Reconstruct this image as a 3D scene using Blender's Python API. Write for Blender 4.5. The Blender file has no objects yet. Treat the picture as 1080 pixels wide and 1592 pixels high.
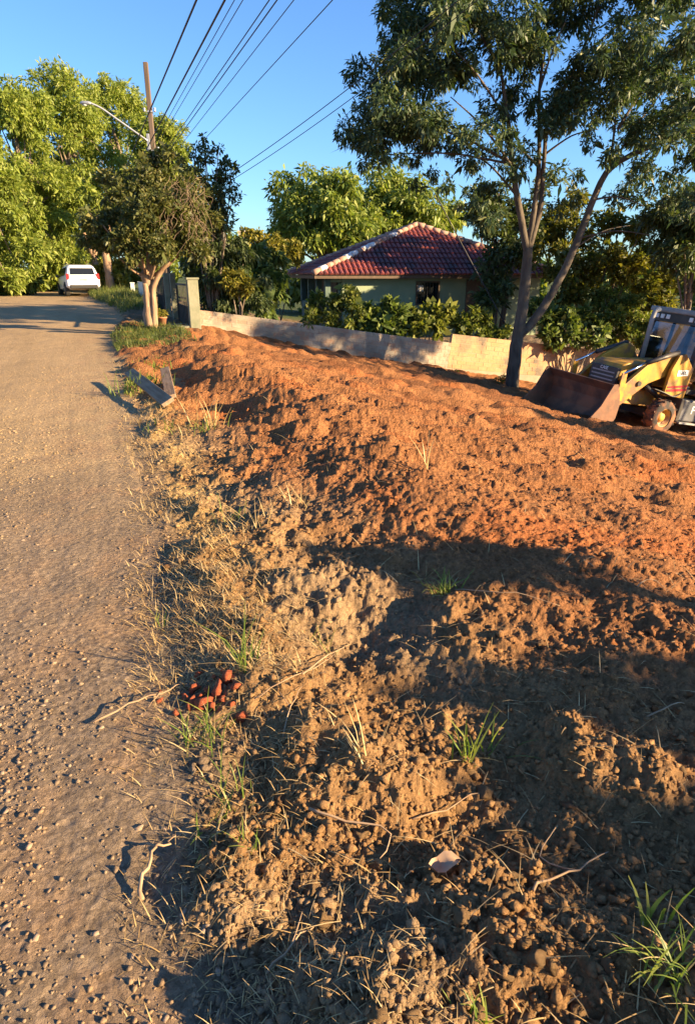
import bpy, bmesh, math, random
import numpy as np
from mathutils import Vector, Matrix

scene = bpy.context.scene
COL = scene.collection
R = math.radians

# ------------------------------------------------------------------ camera
CAM_H = 1.6
PITCH = math.atan(0.371)
cam_data = bpy.data.cameras.new('camera')
cam = bpy.data.objects.new('camera', cam_data)
COL.objects.link(cam)
cam.location = (0, 0, CAM_H)
cam.rotation_euler = (math.pi / 2 - PITCH, 0, 0)
cam_data.sensor_fit = 'HORIZONTAL'
cam_data.sensor_width = 36.0
cam_data.lens = 36.0 * 1000.0 / 1080.0
cam_data.clip_start = 0.05
cam_data.clip_end = 3000
scene.camera = cam
scene.render.resolution_x, scene.render.resolution_y = 694, 1024

# ------------------------------------------------------------------ light
SUN_AZ = R(110)      # clockwise from the view heading (+Y)
SUN_EL = R(17)
world = bpy.data.worlds.new('World')
scene.world = world
world.use_nodes = True
wn = world.node_tree
wn.nodes.clear()
w_out = wn.nodes.new('ShaderNodeOutputWorld')
w_bg = wn.nodes.new('ShaderNodeBackground')
w_sky = wn.nodes.new('ShaderNodeTexSky')
w_sky.sky_type = 'NISHITA'
w_sky.sun_disc = False
w_sky.sun_elevation = SUN_EL
w_sky.sun_rotation = SUN_AZ
w_sky.altitude = 600
w_sky.air_density = 1.15
w_sky.dust_density = 0.5
w_sky.ozone_density = 2.0
w_bg.inputs['Strength'].default_value = 0.057
w_tint = wn.nodes.new('ShaderNodeMix'); w_tint.data_type = 'RGBA'; w_tint.blend_type = 'MULTIPLY'
w_tint.inputs['Factor'].default_value = 1.0; w_tint.inputs['B'].default_value = (0.56, 0.82, 1.20, 1)
wn.links.new(w_sky.outputs[0], w_tint.inputs['A']); wn.links.new(w_tint.outputs['Result'], w_bg.inputs['Color'])
wn.links.new(w_bg.outputs[0], w_out.inputs['Surface'])
sun_data = bpy.data.lights.new('sun', 'SUN')
sun_data.energy = 5.0
sun_data.angle = R(0.5)
sun_data.color = (1.0, 0.73, 0.41)
sun = bpy.data.objects.new('sun', sun_data)
COL.objects.link(sun)
to_sun = Vector((math.sin(SUN_AZ) * math.cos(SUN_EL), math.cos(SUN_AZ) * math.cos(SUN_EL), math.sin(SUN_EL)))
sun.rotation_euler = to_sun.to_track_quat('Z', 'Y').to_euler()
sun.location = to_sun * 60
vs = scene.view_settings
vs.view_transform = 'Standard'
vs.look = 'None'
vs.exposure = 2.05
vs.gamma = 1.0
vs.use_curve_mapping = False

# ------------------------------------------------------------------ helpers
CP, SP = math.cos(PITCH), math.sin(PITCH)
def P(px, py, Y):
    """world point seen at a photograph pixel, at the real distance Y ahead"""
    v = (796 - py) / 1000.0
    k = Y / (CP + v * SP)
    return Vector(((px - 540) / 1000.0 * k, Y, CAM_H + (-SP + v * CP) * k))

def tag(o, label=None, cat=None, group=None, kind=None):
    if label: o['label'] = label
    if cat: o['category'] = cat
    if group: o['group'] = group
    if kind: o['kind'] = kind
    return o

def empty(name, loc=(0, 0, 0), rz=0.0, label=None, cat=None, group=None):
    o = bpy.data.objects.new(name, None)
    o.empty_display_size = 0.2
    COL.objects.link(o)
    o.location = loc
    o.rotation_euler = (0, 0, rz)
    return tag(o, label, cat, group)

def link(name, me, mat=None, parent=None, loc=None):
    if mat is not None and len(me.materials) == 0:
        me.materials.append(mat)
    o = bpy.data.objects.new(name, me)
    COL.objects.link(o)
    if parent is not None: o.parent = parent
    if loc is not None: o.location = loc
    return o

def np_mesh(name, V, F, smooth=False, cols=None):
    """V (n,3); F (m,k) all faces with k corners"""
    V = np.asarray(V, dtype=np.float32); F = np.asarray(F, dtype=np.int32)
    me = bpy.data.meshes.new(name)
    me.vertices.add(len(V)); me.vertices.foreach_set('co', V.ravel())
    m, k = F.shape
    me.loops.add(m * k); me.loops.foreach_set('vertex_index', F.ravel())
    me.polygons.add(m)
    me.polygons.foreach_set('loop_start', np.arange(0, m * k, k, dtype=np.int32))
    try: me.polygons.foreach_set('loop_total', np.full(m, k, dtype=np.int32))
    except Exception: pass
    if smooth: me.polygons.foreach_set('use_smooth', np.ones(m, dtype=bool))
    me.update(calc_edges=True)
    if cols is not None:
        a = me.color_attributes.new('tone', 'FLOAT_COLOR', 'POINT')
        c = np.ones((len(V), 4), dtype=np.float32); c[:, :3] = cols
        a.data.foreach_set('color', c.ravel())
    return me

class MB:
    def __init__(self): self.v = []; self.f = []
    def add(self, vs, fs):
        n = len(self.v); self.v += [tuple(p) for p in vs]; self.f += [tuple(i + n for i in q) for q in fs]; return self
    def box(self, c, s, rot=None):
        hx, hy, hz = s[0] / 2, s[1] / 2, s[2] / 2
        ps = [Vector((x, y, z)) for z in (-hz, hz) for y in (-hy, hy) for x in (-hx, hx)]
        if rot is not None: ps = [rot @ p for p in ps]
        c = Vector(c)
        return self.add([p + c for p in ps], [(0, 2, 3, 1), (4, 5, 7, 6), (0, 1, 5, 4), (2, 6, 7, 3), (0, 4, 6, 2), (1, 3, 7, 5)])
    def prism(self, poly, y0, y1):
        """poly of (x,z) extruded along y"""
        n = len(poly)
        vs = [(x, y0, z) for x, z in poly] + [(x, y1, z) for x, z in poly]
        fs = [tuple(range(n)), tuple(range(2 * n - 1, n - 1, -1))]
        fs += [(i, i + n, (i + 1) % n + n, (i + 1) % n) for i in range(n)]
        return self.add(vs, fs)
    def tube(self, pts, rad, n=8, cap=True):
        pts = [Vector(p) for p in pts]
        if not hasattr(rad, '__len__'): rad = [rad] * len(pts)
        vs = []; fs = []; prev = None
        for i, p in enumerate(pts):
            d = (pts[min(i + 1, len(pts) - 1)] - pts[max(i - 1, 0)])
            if d.length < 1e-9: d = Vector((0, 0, 1))
            d.normalize()
            if prev is None:
                a = Vector((1, 0, 0)) if abs(d.x) < 0.8 else Vector((0, 1, 0))
                u = d.cross(a).normalized()
            else:
                u = (prev - d * prev.dot(d))
                u = u.normalized() if u.length > 1e-6 else d.orthogonal().normalized()
            prev = u; w = d.cross(u)
            for k in range(n):
                t = 2 * math.pi * k / n
                vs.append(p + (u * math.cos(t) + w * math.sin(t)) * rad[i])
        for i in range(len(pts) - 1):
            for k in range(n):
                a = i * n + k; b = i * n + (k + 1) % n
                fs.append((a, b, b + n, a + n))
        if cap:
            fs.append(tuple(range(n - 1, -1, -1))); m = (len(pts) - 1) * n
            fs.append(tuple(range(m, m + n)))
        return self.add(vs, fs)
    def lathe(self, prof, n=24, axis='y', c=(0, 0, 0)):
        """prof of (r, a) round an axis, closed ring profile"""
        vs = []; m = len(prof)
        for k in range(n):
            t = 2 * math.pi * k / n
            for r, a in prof:
                q = (r * math.cos(t), a, r * math.sin(t)) if axis == 'y' else (r * math.cos(t), r * math.sin(t), a)
                vs.append((q[0] + c[0], q[1] + c[1], q[2] + c[2]))
        fs = []
        for k in range(n):
            for j in range(m - 1):
                a = k * m + j; b = ((k + 1) % n) * m + j
                fs.append((a, b, b + 1, a + 1))
        return self.add(vs, fs)
    def build(self, name, mat, parent=None, smooth=False, bevel=0.0, loc=None, seg=2):
        me = bpy.data.meshes.new(name)
        me.from_pydata(self.v, [], self.f)
        bm = bmesh.new(); bm.from_mesh(me)
        bmesh.ops.recalc_face_normals(bm, faces=bm.faces)
        if bevel > 0:
            es = [e for e in bm.edges if len(e.link_faces) == 2 and e.calc_face_angle(0) > 0.5]
            bmesh.ops.bevel(bm, geom=es, offset=bevel, segments=seg, profile=0.5, affect='EDGES', clamp_overlap=True)
        bm.to_mesh(me); bm.free()
        if smooth:
            for p in me.polygons: p.use_smooth = True
        me.update()
        return link(name, me, mat, parent, loc)

def text_mesh(name, body, size, mat, parent, M, extrude=0.002):
    cu = bpy.data.curves.new(name, 'FONT'); cu.body = body; cu.size = size; cu.extrude = extrude
    cu.align_x = 'CENTER'; cu.align_y = 'CENTER'
    tmp = bpy.data.objects.new('tmp', cu); COL.objects.link(tmp)
    dg = bpy.context.evaluated_depsgraph_get()
    me = bpy.data.meshes.new_from_object(tmp.evaluated_get(dg))
    bpy.data.objects.remove(tmp); bpy.data.curves.remove(cu)
    me.name = name; me.materials.clear()
    o = link(name, me, mat, parent); o.matrix_local = M
    return o

# numpy noise -------------------------------------------------------
def _h(ix, iy, seed):
    n = (ix.astype(np.int64) * 374761393 + iy.astype(np.int64) * 668265263 + seed * 2147483647) & 0xffffffff
    n = ((n ^ (n >> 13)) * 1274126177) & 0xffffffff
    n = ((n ^ (n >> 16)) * 2246822519) & 0xffffffff
    return ((n ^ (n >> 15)) & 0xffffff) / float(0xffffff)

def vn(x, y, seed=0):
    """value noise in -1..1"""
    x = np.asarray(x, dtype=np.float64); y = np.asarray(y, dtype=np.float64)
    ix = np.floor(x); iy = np.floor(y); fx = x - ix; fy = y - iy
    fx = fx * fx * fx * (fx * (fx * 6 - 15) + 10); fy = fy * fy * fy * (fy * (fy * 6 - 15) + 10)
    ix = ix.astype(np.int64); iy = iy.astype(np.int64)
    a = _h(ix, iy, seed); b = _h(ix + 1, iy, seed); c = _h(ix, iy + 1, seed); d = _h(ix + 1, iy + 1, seed)
    return 2 * ((a * (1 - fx) + b * fx) * (1 - fy) + (c * (1 - fx) + d * fx) * fy) - 1

def fbm(x, y, seed=0, oct=4, gain=0.5):
    s = 0; a = 1.0; tot = 0
    for i in range(oct):
        s = s + a * vn(x * 2 ** i + 17.3 * i, y * 2 ** i - 9.1 * i, seed + i); tot += a; a *= gain
    return s / tot

def lumps(x, y, cell, seed, keep=0.8, rmin=0.35, rmax=0.75):
    """rounded clods: height in 0..1 of the tallest dome over each point"""
    gx = x / cell; gy = y / cell
    ix = np.floor(gx).astype(np.int64); iy = np.floor(gy).astype(np.int64)
    out = np.zeros_like(gx)
    for dx in (-1, 0, 1):
        for dy in (-1, 0, 1):
            cx = ix + dx; cy = iy + dy
            px = cx + _h(cx, cy, seed); py = cy + _h(cx, cy, seed + 1)
            rr = rmin + (rmax - rmin) * _h(cx, cy, seed + 2)
            on = _h(cx, cy, seed + 3) < keep
            th = _h(cx, cy, seed + 4) * 3.14159; st = 0.65 + 0.35 * _h(cx, cy, seed + 5)
            ax = gx - px; ay = gy - py
            u = (ax * np.cos(th) + ay * np.sin(th)); v = (-ax * np.sin(th) + ay * np.cos(th)) / st
            q = 1 - (u * u + v * v) / (rr * rr)
            ph = th * 2 + 1.3; tilt = np.clip(.62 + .55 * (ax * np.cos(ph) + ay * np.sin(ph)) / rr, .25, 1.0)
            out = np.maximum(out, np.where(on & (q > 0), np.minimum(np.sqrt(np.maximum(q, 0)), .9) * tilt * rr / rmax, 0))
    return out

def sst(a, b, x):
    t = np.clip((x - a) / (b - a), 0, 1); return t * t * (3 - 2 * t)

# materials ---------------------------------------------------------
def nodes(name):
    m = bpy.data.materials.new(name); m.use_nodes = True
    nt = m.node_tree
    return m, nt, nt.nodes['Principled BSDF']

def mat(name, col, rough=0.7, col2=None, scale=4.0, detail=6.0, bump=0.0, bscale=None, metal=0.0, stretch=None, lo=0.35, hi=0.65, coords='Object', col3=None, scale3=0.7, spec=None):
    m, nt, b = nodes(name)
    b.inputs['Base Color'].default_value = (*col, 1)
    b.inputs['Roughness'].default_value = rough
    b.inputs['Metallic'].default_value = metal
    if spec is not None: b.inputs['Specular IOR Level'].default_value = spec
    tc = nt.nodes.new('ShaderNodeTexCoord'); src = tc.outputs[coords]
    if stretch:
        mp = nt.nodes.new('ShaderNodeMapping'); mp.inputs['Scale'].default_value = stretch
        nt.links.new(src, mp.inputs['Vector']); src = mp.outputs[0]
    if col2 is not None:
        nz = nt.nodes.new('ShaderNodeTexNoise'); nz.inputs['Scale'].default_value = scale; nz.inputs['Detail'].default_value = detail
        nt.links.new(src, nz.inputs['Vector'])
        rp = nt.nodes.new('ShaderNodeValToRGB')
        rp.color_ramp.elements[0].position = lo; rp.color_ramp.elements[0].color = (*col, 1)
        rp.color_ramp.elements[1].position = hi; rp.color_ramp.elements[1].color = (*col2, 1)
        nt.links.new(nz.outputs['Fac'], rp.inputs['Fac']); cout = rp.outputs['Color']
        if col3 is not None:
            n3 = nt.nodes.new('ShaderNodeTexNoise'); n3.inputs['Scale'].default_value = scale3; n3.inputs['Detail'].default_value = 5
            nt.links.new(src, n3.inputs['Vector'])
            r3 = nt.nodes.new('ShaderNodeValToRGB'); r3.color_ramp.elements[0].position = 0.5; r3.color_ramp.elements[1].position = 0.62
            nt.links.new(n3.outputs['Fac'], r3.inputs['Fac'])
            mx = nt.nodes.new('ShaderNodeMix'); mx.data_type = 'RGBA'; mx.inputs['B'].default_value = (*col3, 1)
            nt.links.new(r3.outputs['Color'], mx.inputs['Factor']); nt.links.new(cout, mx.inputs['A']); cout = mx.outputs['Result']
        nt.links.new(cout, b.inputs['Base Color'])
    if bump > 0:
        nb = nt.nodes.new('ShaderNodeTexNoise'); nb.inputs['Scale'].default_value = bscale or scale * 4; nb.inputs['Detail'].default_value = 5
        nt.links.new(src, nb.inputs['Vector'])
        bp = nt.nodes.new('ShaderNodeBump'); bp.inputs['Strength'].default_value = bump; bp.inputs['Distance'].default_value = 0.02
        nt.links.new(nb.outputs['Fac'], bp.inputs['Height']); nt.links.new(bp.outputs[0], b.inputs['Normal'])
    return m

def leaf_mat(name, stops, trans=0.35, rough=0.5):
    """per-leaf colour picked from a ramp by island; part of the light passes through"""
    m, nt, b = nodes(name)
    geo = nt.nodes.new('ShaderNodeNewGeometry')
    rp = nt.nodes.new('ShaderNodeValToRGB')
    el = rp.color_ramp.elements
    el[0].position = stops[0][0]; el[0].color = (*stops[0][1], 1)
    el[1].position = stops[-1][0]; el[1].color = (*stops[-1][1], 1)
    for p, c in stops[1:-1]:
        e = el.new(p); e.color = (*c, 1)
    nt.links.new(geo.outputs['Random Per Island'], rp.inputs['Fac'])
    nt.links.new(rp.outputs['Color'], b.inputs['Base Color'])
    b.inputs['Roughness'].default_value = rough
    b.inputs['Specular IOR Level'].default_value = 0.35
    tr = nt.nodes.new('ShaderNodeBsdfTranslucent')
    br = nt.nodes.new('ShaderNodeMix'); br.data_type = 'RGBA'; br.blend_type = 'MULTIPLY'; br.inputs['Factor'].default_value = 1.0
    br.inputs['B'].default_value = (1.25, 1.3, 0.55, 1)
    nt.links.new(rp.outputs['Color'], br.inputs['A']); nt.links.new(br.outputs['Result'], tr.inputs['Color'])
    mx = nt.nodes.new('ShaderNodeMixShader'); mx.inputs['Fac'].default_value = trans
    out = nt.nodes['Material Output']
    nt.links.new(b.outputs[0], mx.inputs[1]); nt.links.new(tr.outputs[0], mx.inputs[2]); nt.links.new(mx.outputs[0], out.inputs['Surface'])
    return m
# ------------------------------------------------------------------ terrain
ROAD_A = R(21.2)                      # the road runs this far left of the view heading
UX, UY = -math.sin(ROAD_A), math.cos(ROAD_A)
NX, NY = math.cos(ROAD_A), math.sin(ROAD_A)
def st(x, y): return x * UX + y * UY, x * NX + y * NY
def xy(s, t): return s * UX + t * NX, s * UY + t * NY

def road_edge(s):
    e = np.interp(s, [-40, 0, 8.3, 15.5, 20, 28, 34, 40, 60], [0.0, 0.03, 0.33, 0.36, 0.62, 1.25, 0.9, 0.2, 0.2])
    return e + 0.10 * vn(s * 1.1, s * 0 + 3.3, 5) + 0.05 * vn(s * 4.3, s * 0 + 1.7, 6)
def road_rise(s): return np.interp(s, [-60, 15, 24, 40, 70, 300], [0, 0, 0.07, 0.34, 0.75, 1.6])

def base_h(x, y):
    x = np.asarray(x, float); y = np.asarray(y, float)
    s, t = st(x, y)
    d = t - road_edge(s)
    z = road_rise(s)
    z = z + 0.05 * sst(0.0, 0.5, d)
    win = sst(2.2, 4.2, s) * (1 - sst(17.0, 19.5, s))
    tc = 2.1 + 0.25 * vn(s * 0.6, s * 0 + 8.1, 9)
    z = z + win * (0.13 + 0.05 * vn(s * 0.9, s * 0, 12)) * np.exp(-((t - tc) / 0.65) ** 2)
    q = np.maximum(t - 2.2, 0)
    fall = (0.195 + 0.015 * (1 - sst(15, 21, s))) * (np.sqrt(q * q + 0.5) - 0.707)
    z = z - (2.6 - np.log1p(np.exp((2.6 - fall) * 4)) / 4)          # levels out at about 2 m down
    z = z - 0.10 * np.exp(-((x - 8.2) / 3.6) ** 2 - ((y - 15.2) / 2.8) ** 2)
    z = z - 0.26 * np.exp(-((s - 10.4) / 1.1) ** 2 - ((t - 1.15) / 0.32) ** 2)
    z = z - 0.20 * np.exp(-((s - 7.7) / 0.6) ** 2 - ((t - 1.45) / 0.28) ** 2)
    z = z - 0.10 * np.exp(-((s - 2.35) / 0.45) ** 2 - ((t - 1.1) / 0.32) ** 2)
    z = z - 0.08 * np.exp(-((s - 1.25) / 0.35) ** 2 - ((t - 0.95) / 0.3) ** 2)
    lot = sst(0.2, 1.4, d)
    z = z + lot * (0.075 * fbm(x * 0.55, y * 0.55, 21, 3) + 0.035 * fbm(x * 1.9, y * 1.9, 27, 3))
    z = z + 0.25 * sst(5.2, 6.8, -t)
    return z

def masks(x, y):
    s, t = st(x, y)
    d = t - road_edge(s)
    rag = d + 0.16 * fbm(x * 3.2, y * 3.2, 31, 3)
    lot = sst(-0.02, 0.30, rag)
    orange = sst(1.05, 2.05, t + 0.35 * fbm(x * 0.9, y * 0.9, 41, 3) + 0.16 * np.maximum(s - 2.6, -2.2))
    return s, t, d, lot, orange

def ground_h(x, y):
    x = np.asarray(x, float); y = np.asarray(y, float)
    s, t, d, lot, orange = masks(x, y)
    z = base_h(x, y)
    near = 1 - sst(4.5, 8.0, y); mid = 1 - sst(10.0, 18.0, y)
    rough = 0.55 + 0.75 * fbm(x * 1.0, y * 1.0, 51, 3)                  # crumbly in some places, scraped flat in others
    rough = np.clip(rough, 0.12, 1.0)
    wx = x + 0.030 * vn(x * 17, y * 17, 61) + 0.012 * vn(x * 60, y * 60, 63); wy = y + 0.030 * vn(x * 17, y * 17, 62) + 0.012 * vn(x * 60, y * 60, 64)
    mound = 0.145 * np.maximum(fbm(x * 2.3, y * 2.3, 67, 5, .55), -.3) * (1 - .5 * orange)
    big = lumps(wx, wy, 0.21, 71, 0.34, 0.2, 0.5)
    med = lumps(wx, wy, 0.078, 81, 0.55, 0.22, 0.65)
    sml = lumps(wx, wy, 0.036, 91, 0.75, 0.25, 0.75)
    tin = lumps(wx, wy, 0.019, 95, 0.85, 0.3, 0.8)
    soil = rough * (0.050 * big * (1 - 0.6 * orange) + 0.026 * med * (1 - 0.55 * orange)) + mid * (0.4 + 0.6 * rough) * 0.014 * sml + near * 0.0075 * tin
    soil = soil + near * 0.016 * (fbm(x * 30, y * 30, 97, 3, .7)) + 0.022 * (1 - sst(8, 14, y)) * (0.5 - np.abs(fbm(x * 9, y * 9, 99, 3, .6))) + mound
    # machine tracks and scrapes, drawn out across the slope
    a = R(8); p = x * math.cos(a) - y * math.sin(a); q = x * math.sin(a) + y * math.cos(a)
    q = q + 0.18 * vn(p * 0.35, q * 0.35, 103)
    trk = fbm(p * 0.6, q * 6.0, 101, 3)
    tread = np.abs(vn(p * 2.4, q * 10.0, 107))
    trm = orange * sst(3.5, 6.5, y)
    soil = soil + trm * (0.12 * trk + 0.11 * fbm(p * .33, q * 2.6, 104, 4) + 0.085 * tread + 0.04 * med * rough)
    soil = soil + sst(9, 14, y) * orange * 0.06 * fbm(p * 0.5, q * 2.6, 109, 3)
    # road: packed, with gravel patches and faint wheel lines
    gr = sst(-0.15, 0.35, fbm(s * 0.55, t * 1.6, 111, 3))
    peb = lumps(x, y, 0.034, 121, 0.5, 0.2, 0.6) * (0.25 + 0.75 * gr)
    rd = 0.009 * peb * (1 - sst(6, 11, y)) + 0.012 * fbm(x * 2.2, y * 2.2, 131, 4) + 0.0035 * fbm(s * 0.5, t * 11, 133, 3) + 0.004 * near * fbm(x * 30, y * 30, 135, 3)
    return z + lot * soil + (1 - lot) * rd

def gh(x, y): return float(ground_h(np.array([float(x)]), np.array([float(y)]))[0])
def bh(x, y): return float(base_h(np.array([float(x)]), np.array([float(y)]))[0])

def mixc(a, b, f): return a * (1 - f[:, None]) + b * f[:, None]
def ground_tone(x, y):
    s, t, d, lot, orange = masks(x, y)
    n1 = 0.5 + 0.5 * fbm(x * 1.3, y * 1.3, 141, 4); n2 = 0.5 + 0.5 * fbm(x * 5, y * 5, 151, 4)
    C = lambda r, g, b: np.array([[r, g, b]])
    road = mixc(C(.190, .140, .094), C(.265, .195, .130), n1)
    road = mixc(road, C(.370, .260, .138), 0.8 * sst(3.5, 8.0, s + 1.2 * fbm(x * .7, y * .7, 145, 3)))
    road = mixc(road, C(.31, .20, .115), sst(.45, .7, n2) * 0.6 * sst(-1.4, -0.1, d))
    road = road * (1 + .16 * fbm(t * 1.3, s * .12, 147, 3) + .10 * fbm(x * 2.6, y * 2.6, 149, 3))[:, None]
    dry = mixc(C(.245, .135, .058), C(.360, .215, .100), n2)
    red = mixc(C(.235, .102, .042), C(.340, .155, .064), n2)
    red = mixc(red, C(.37, .125, .042), sst(.5, .8, n1) * .7)
    soil = mixc(dry, red, orange)
    soil = mixc(soil, C(.31, .235, .15), 0.45 * sst(.5, .66, 0.5 + 0.5 * fbm(x * 1.1, y * 1.1, 161, 4)) * (1 - orange))
    soil = mixc(soil, C(.47, .315, .125), .65 * sst(2.4, 4.0, s) * (1 - sst(8.5, 10.5, s)) * np.exp(-((d - .25) / .28) ** 2) * sst(.3, .6, n2))
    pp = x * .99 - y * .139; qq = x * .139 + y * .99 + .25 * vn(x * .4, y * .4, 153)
    damp_shade = sst(-.12, .28, fbm(pp * .28, qq * 1.5, 155, 4)) * sst(2.9, 4.4, t) * sst(5.5, 8.5, y)  # dark moist soil streaks, with the far lot's shade bands painted into the colour
    soil = mixc(soil, C(.135, .058, .028), .68 * damp_shade)
    far = sst(20.5, 22, s) * sst(0, .3, d)
    soil = mixc(soil, C(.17, .12, .07), far)
    return mixc(road, soil, lot)

def soil_material(name, bump, gain=1.0, crumb=0.0, speck=0.14):
    m, nt, b = nodes(name)
    at = nt.nodes.new('ShaderNodeVertexColor'); at.layer_name = 'tone'
    tc = nt.nodes.new('ShaderNodeTexCoord')
    n1 = nt.nodes.new('ShaderNodeTexNoise'); n1.inputs['Scale'].default_value = 38; n1.inputs['Detail'].default_value = 8; n1.inputs['Roughness'].default_value = 0.65
    n2 = nt.nodes.new('ShaderNodeTexVoronoi'); n2.inputs['Scale'].default_value = 75
    for n in (n1, n2): nt.links.new(tc.outputs['Object'], n.inputs['Vector'])
    rp = nt.nodes.new('ShaderNodeMapRange'); rp.inputs['From Min'].default_value = .3; rp.inputs['From Max'].default_value = .7
    rp.inputs['To Min'].default_value = .72; rp.inputs['To Max'].default_value = 1.22
    nt.links.new(n1.outputs['Fac'], rp.inputs['Value'])
    r2 = nt.nodes.new('ShaderNodeMapRange'); r2.inputs['From Min'].default_value = 0; r2.inputs['From Max'].default_value = 1
    r2.inputs['To Min'].default_value = (1 - speck) * gain; r2.inputs['To Max'].default_value = (1 + speck) * gain
    nt.links.new(n2.outputs['Color'], r2.inputs['Value'])
    mu = nt.nodes.new('ShaderNodeMath'); mu.operation = 'MULTIPLY'
    nt.links.new(rp.outputs[0], mu.inputs[0]); nt.links.new(r2.outputs[0], mu.inputs[1])
    sc = nt.nodes.new('ShaderNodeVectorMath'); sc.operation = 'SCALE'
    nt.links.new(at.outputs['Color'], sc.inputs[0]); nt.links.new(mu.outputs[0], sc.inputs['Scale'])
    nt.links.new(sc.outputs[0], b.inputs['Base Color'])
    b.inputs['Roughness'].default_value = 0.95; b.inputs['Specular IOR Level'].default_value = 0.12
    n3 = nt.nodes.new('ShaderNodeTexNoise'); n3.inputs['Scale'].default_value = 130; n3.inputs['Detail'].default_value = 6; n3.inputs['Roughness'].default_value = 0.7
    nt.links.new(tc.outputs['Object'], n3.inputs['Vector'])
    bp = nt.nodes.new('ShaderNodeBump'); bp.inputs['Strength'].default_value = bump; bp.inputs['Distance'].default_value = 0.014
    nt.links.new(n3.outputs['Fac'], bp.inputs['Height'])
    v4 = nt.nodes.new('ShaderNodeTexVoronoi'); v4.inputs['Scale'].default_value = 34; v4.inputs['Randomness'].default_value = 1
    dw = nt.nodes.new('ShaderNodeMix'); dw.data_type = 'VECTOR'; dw.inputs['Factor'].default_value = 0.04
    nt.links.new(tc.outputs['Object'], dw.inputs['A']); nt.links.new(n1.outputs['Color'], dw.inputs['B']); nt.links.new(dw.outputs['Result'], v4.inputs['Vector'])
    b4 = nt.nodes.new('ShaderNodeBump'); b4.inputs['Strength'].default_value = bump * crumb; b4.inputs['Distance'].default_value = 0.03; b4.invert = True
    nt.links.new(v4.outputs['Distance'], b4.inputs['Height']); nt.links.new(bp.outputs[0], b4.inputs['Normal']); nt.links.new(b4.outputs[0], b.inputs['Normal'])
    return m
M_SOIL = soil_material('loose_soil', 0.9, 1.0, 0.8)
M_ROAD = soil_material('packed_road', 0.8, 1.0, 0.55, 0.34)

NR, NCOL = 810, 580
ys = 0.5 * (46 / 0.5) ** (np.linspace(0, 1, NR))
us = np.linspace(-1, 1, NCOL)
us = 0.72 * us + 0.28 * us ** 3
GY = np.repeat(ys[:, None], NCOL, 1)
GX = us[None, :] * (0.95 + 0.78 * ys[:, None])
gx, gy = GX.ravel(), GY.ravel()
gz = ground_h(gx, gy)
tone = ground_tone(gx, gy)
ii = (np.arange(NR - 1)[:, None] * NCOL + np.arange(NCOL - 1)[None, :]).ravel()
quads = np.stack([ii, ii + 1, ii + NCOL + 1, ii + NCOL], 1)
_s, _t = st(gx, gy)
dd = _t - road_edge(_s)
is_road = (dd[quads].mean(1) < 0.02) & (_t[quads].mean(1) > -6.3)
def sub_mesh(name, sel):
    q = quads[sel]; used = np.unique(q); rm = np.full(len(gx), -1); rm[used] = np.arange(len(used))
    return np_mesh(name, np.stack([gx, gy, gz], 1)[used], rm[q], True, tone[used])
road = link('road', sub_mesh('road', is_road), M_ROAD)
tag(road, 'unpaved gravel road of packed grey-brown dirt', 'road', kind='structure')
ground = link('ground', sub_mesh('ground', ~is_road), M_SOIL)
tag(ground, 'freshly graded lot of crumbly orange-brown soil beside the road', 'soil', kind='structure')

# the land around, out to the horizon
ex = np.concatenate([-np.geomspace(900, 60, 24), np.linspace(-58, 58, 59), np.geomspace(60, 900, 24)])
ey = np.concatenate([-np.geomspace(900, 30, 20), np.linspace(-28, 90, 60), np.geomspace(92, 1200, 24)])
EX, EY = np.meshgrid(ex, ey)
EZ = base_h(EX, EY) - 0.14
iy = (np.arange(len(ey) - 1)[:, None] * len(ex) + np.arange(len(ex) - 1)[None, :]).ravel()
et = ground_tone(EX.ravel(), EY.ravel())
wild = sst(46, 60, np.hypot(EX, EY)).ravel()
et = mixc(et, np.array([[.07, .09, .03]]), wild)
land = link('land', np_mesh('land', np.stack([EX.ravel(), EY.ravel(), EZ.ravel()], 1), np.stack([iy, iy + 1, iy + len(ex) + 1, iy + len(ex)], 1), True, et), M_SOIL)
tag(land, 'surrounding land beyond the lot and the road', 'land', kind='structure')

# --- clods, stones and gravel -------------------------------------
def rock_proto(seed, sub=1, jag=0.28, flat=0.7):
    bm = bmesh.new(); bmesh.ops.create_icosphere(bm, subdivisions=sub, radius=1)
    rr = random.Random(seed)
    for v in bm.verts:
        n = math.sin(v.co.x * 3.1 + seed) * math.sin(v.co.y * 2.7 + seed * 2) * math.cos(v.co.z * 3.3 + seed * 3)
        v.co *= 1 + jag * (0.7 * n + rr.uniform(-.6, .6))
        v.co.z *= flat
    V = np.array([v.co[:] for v in bm.verts]); bm.faces.ensure_lookup_table()
    F = np.array([[v.index for v in f.verts] for f in bm.faces]); bm.free()
    return V, F

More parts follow.
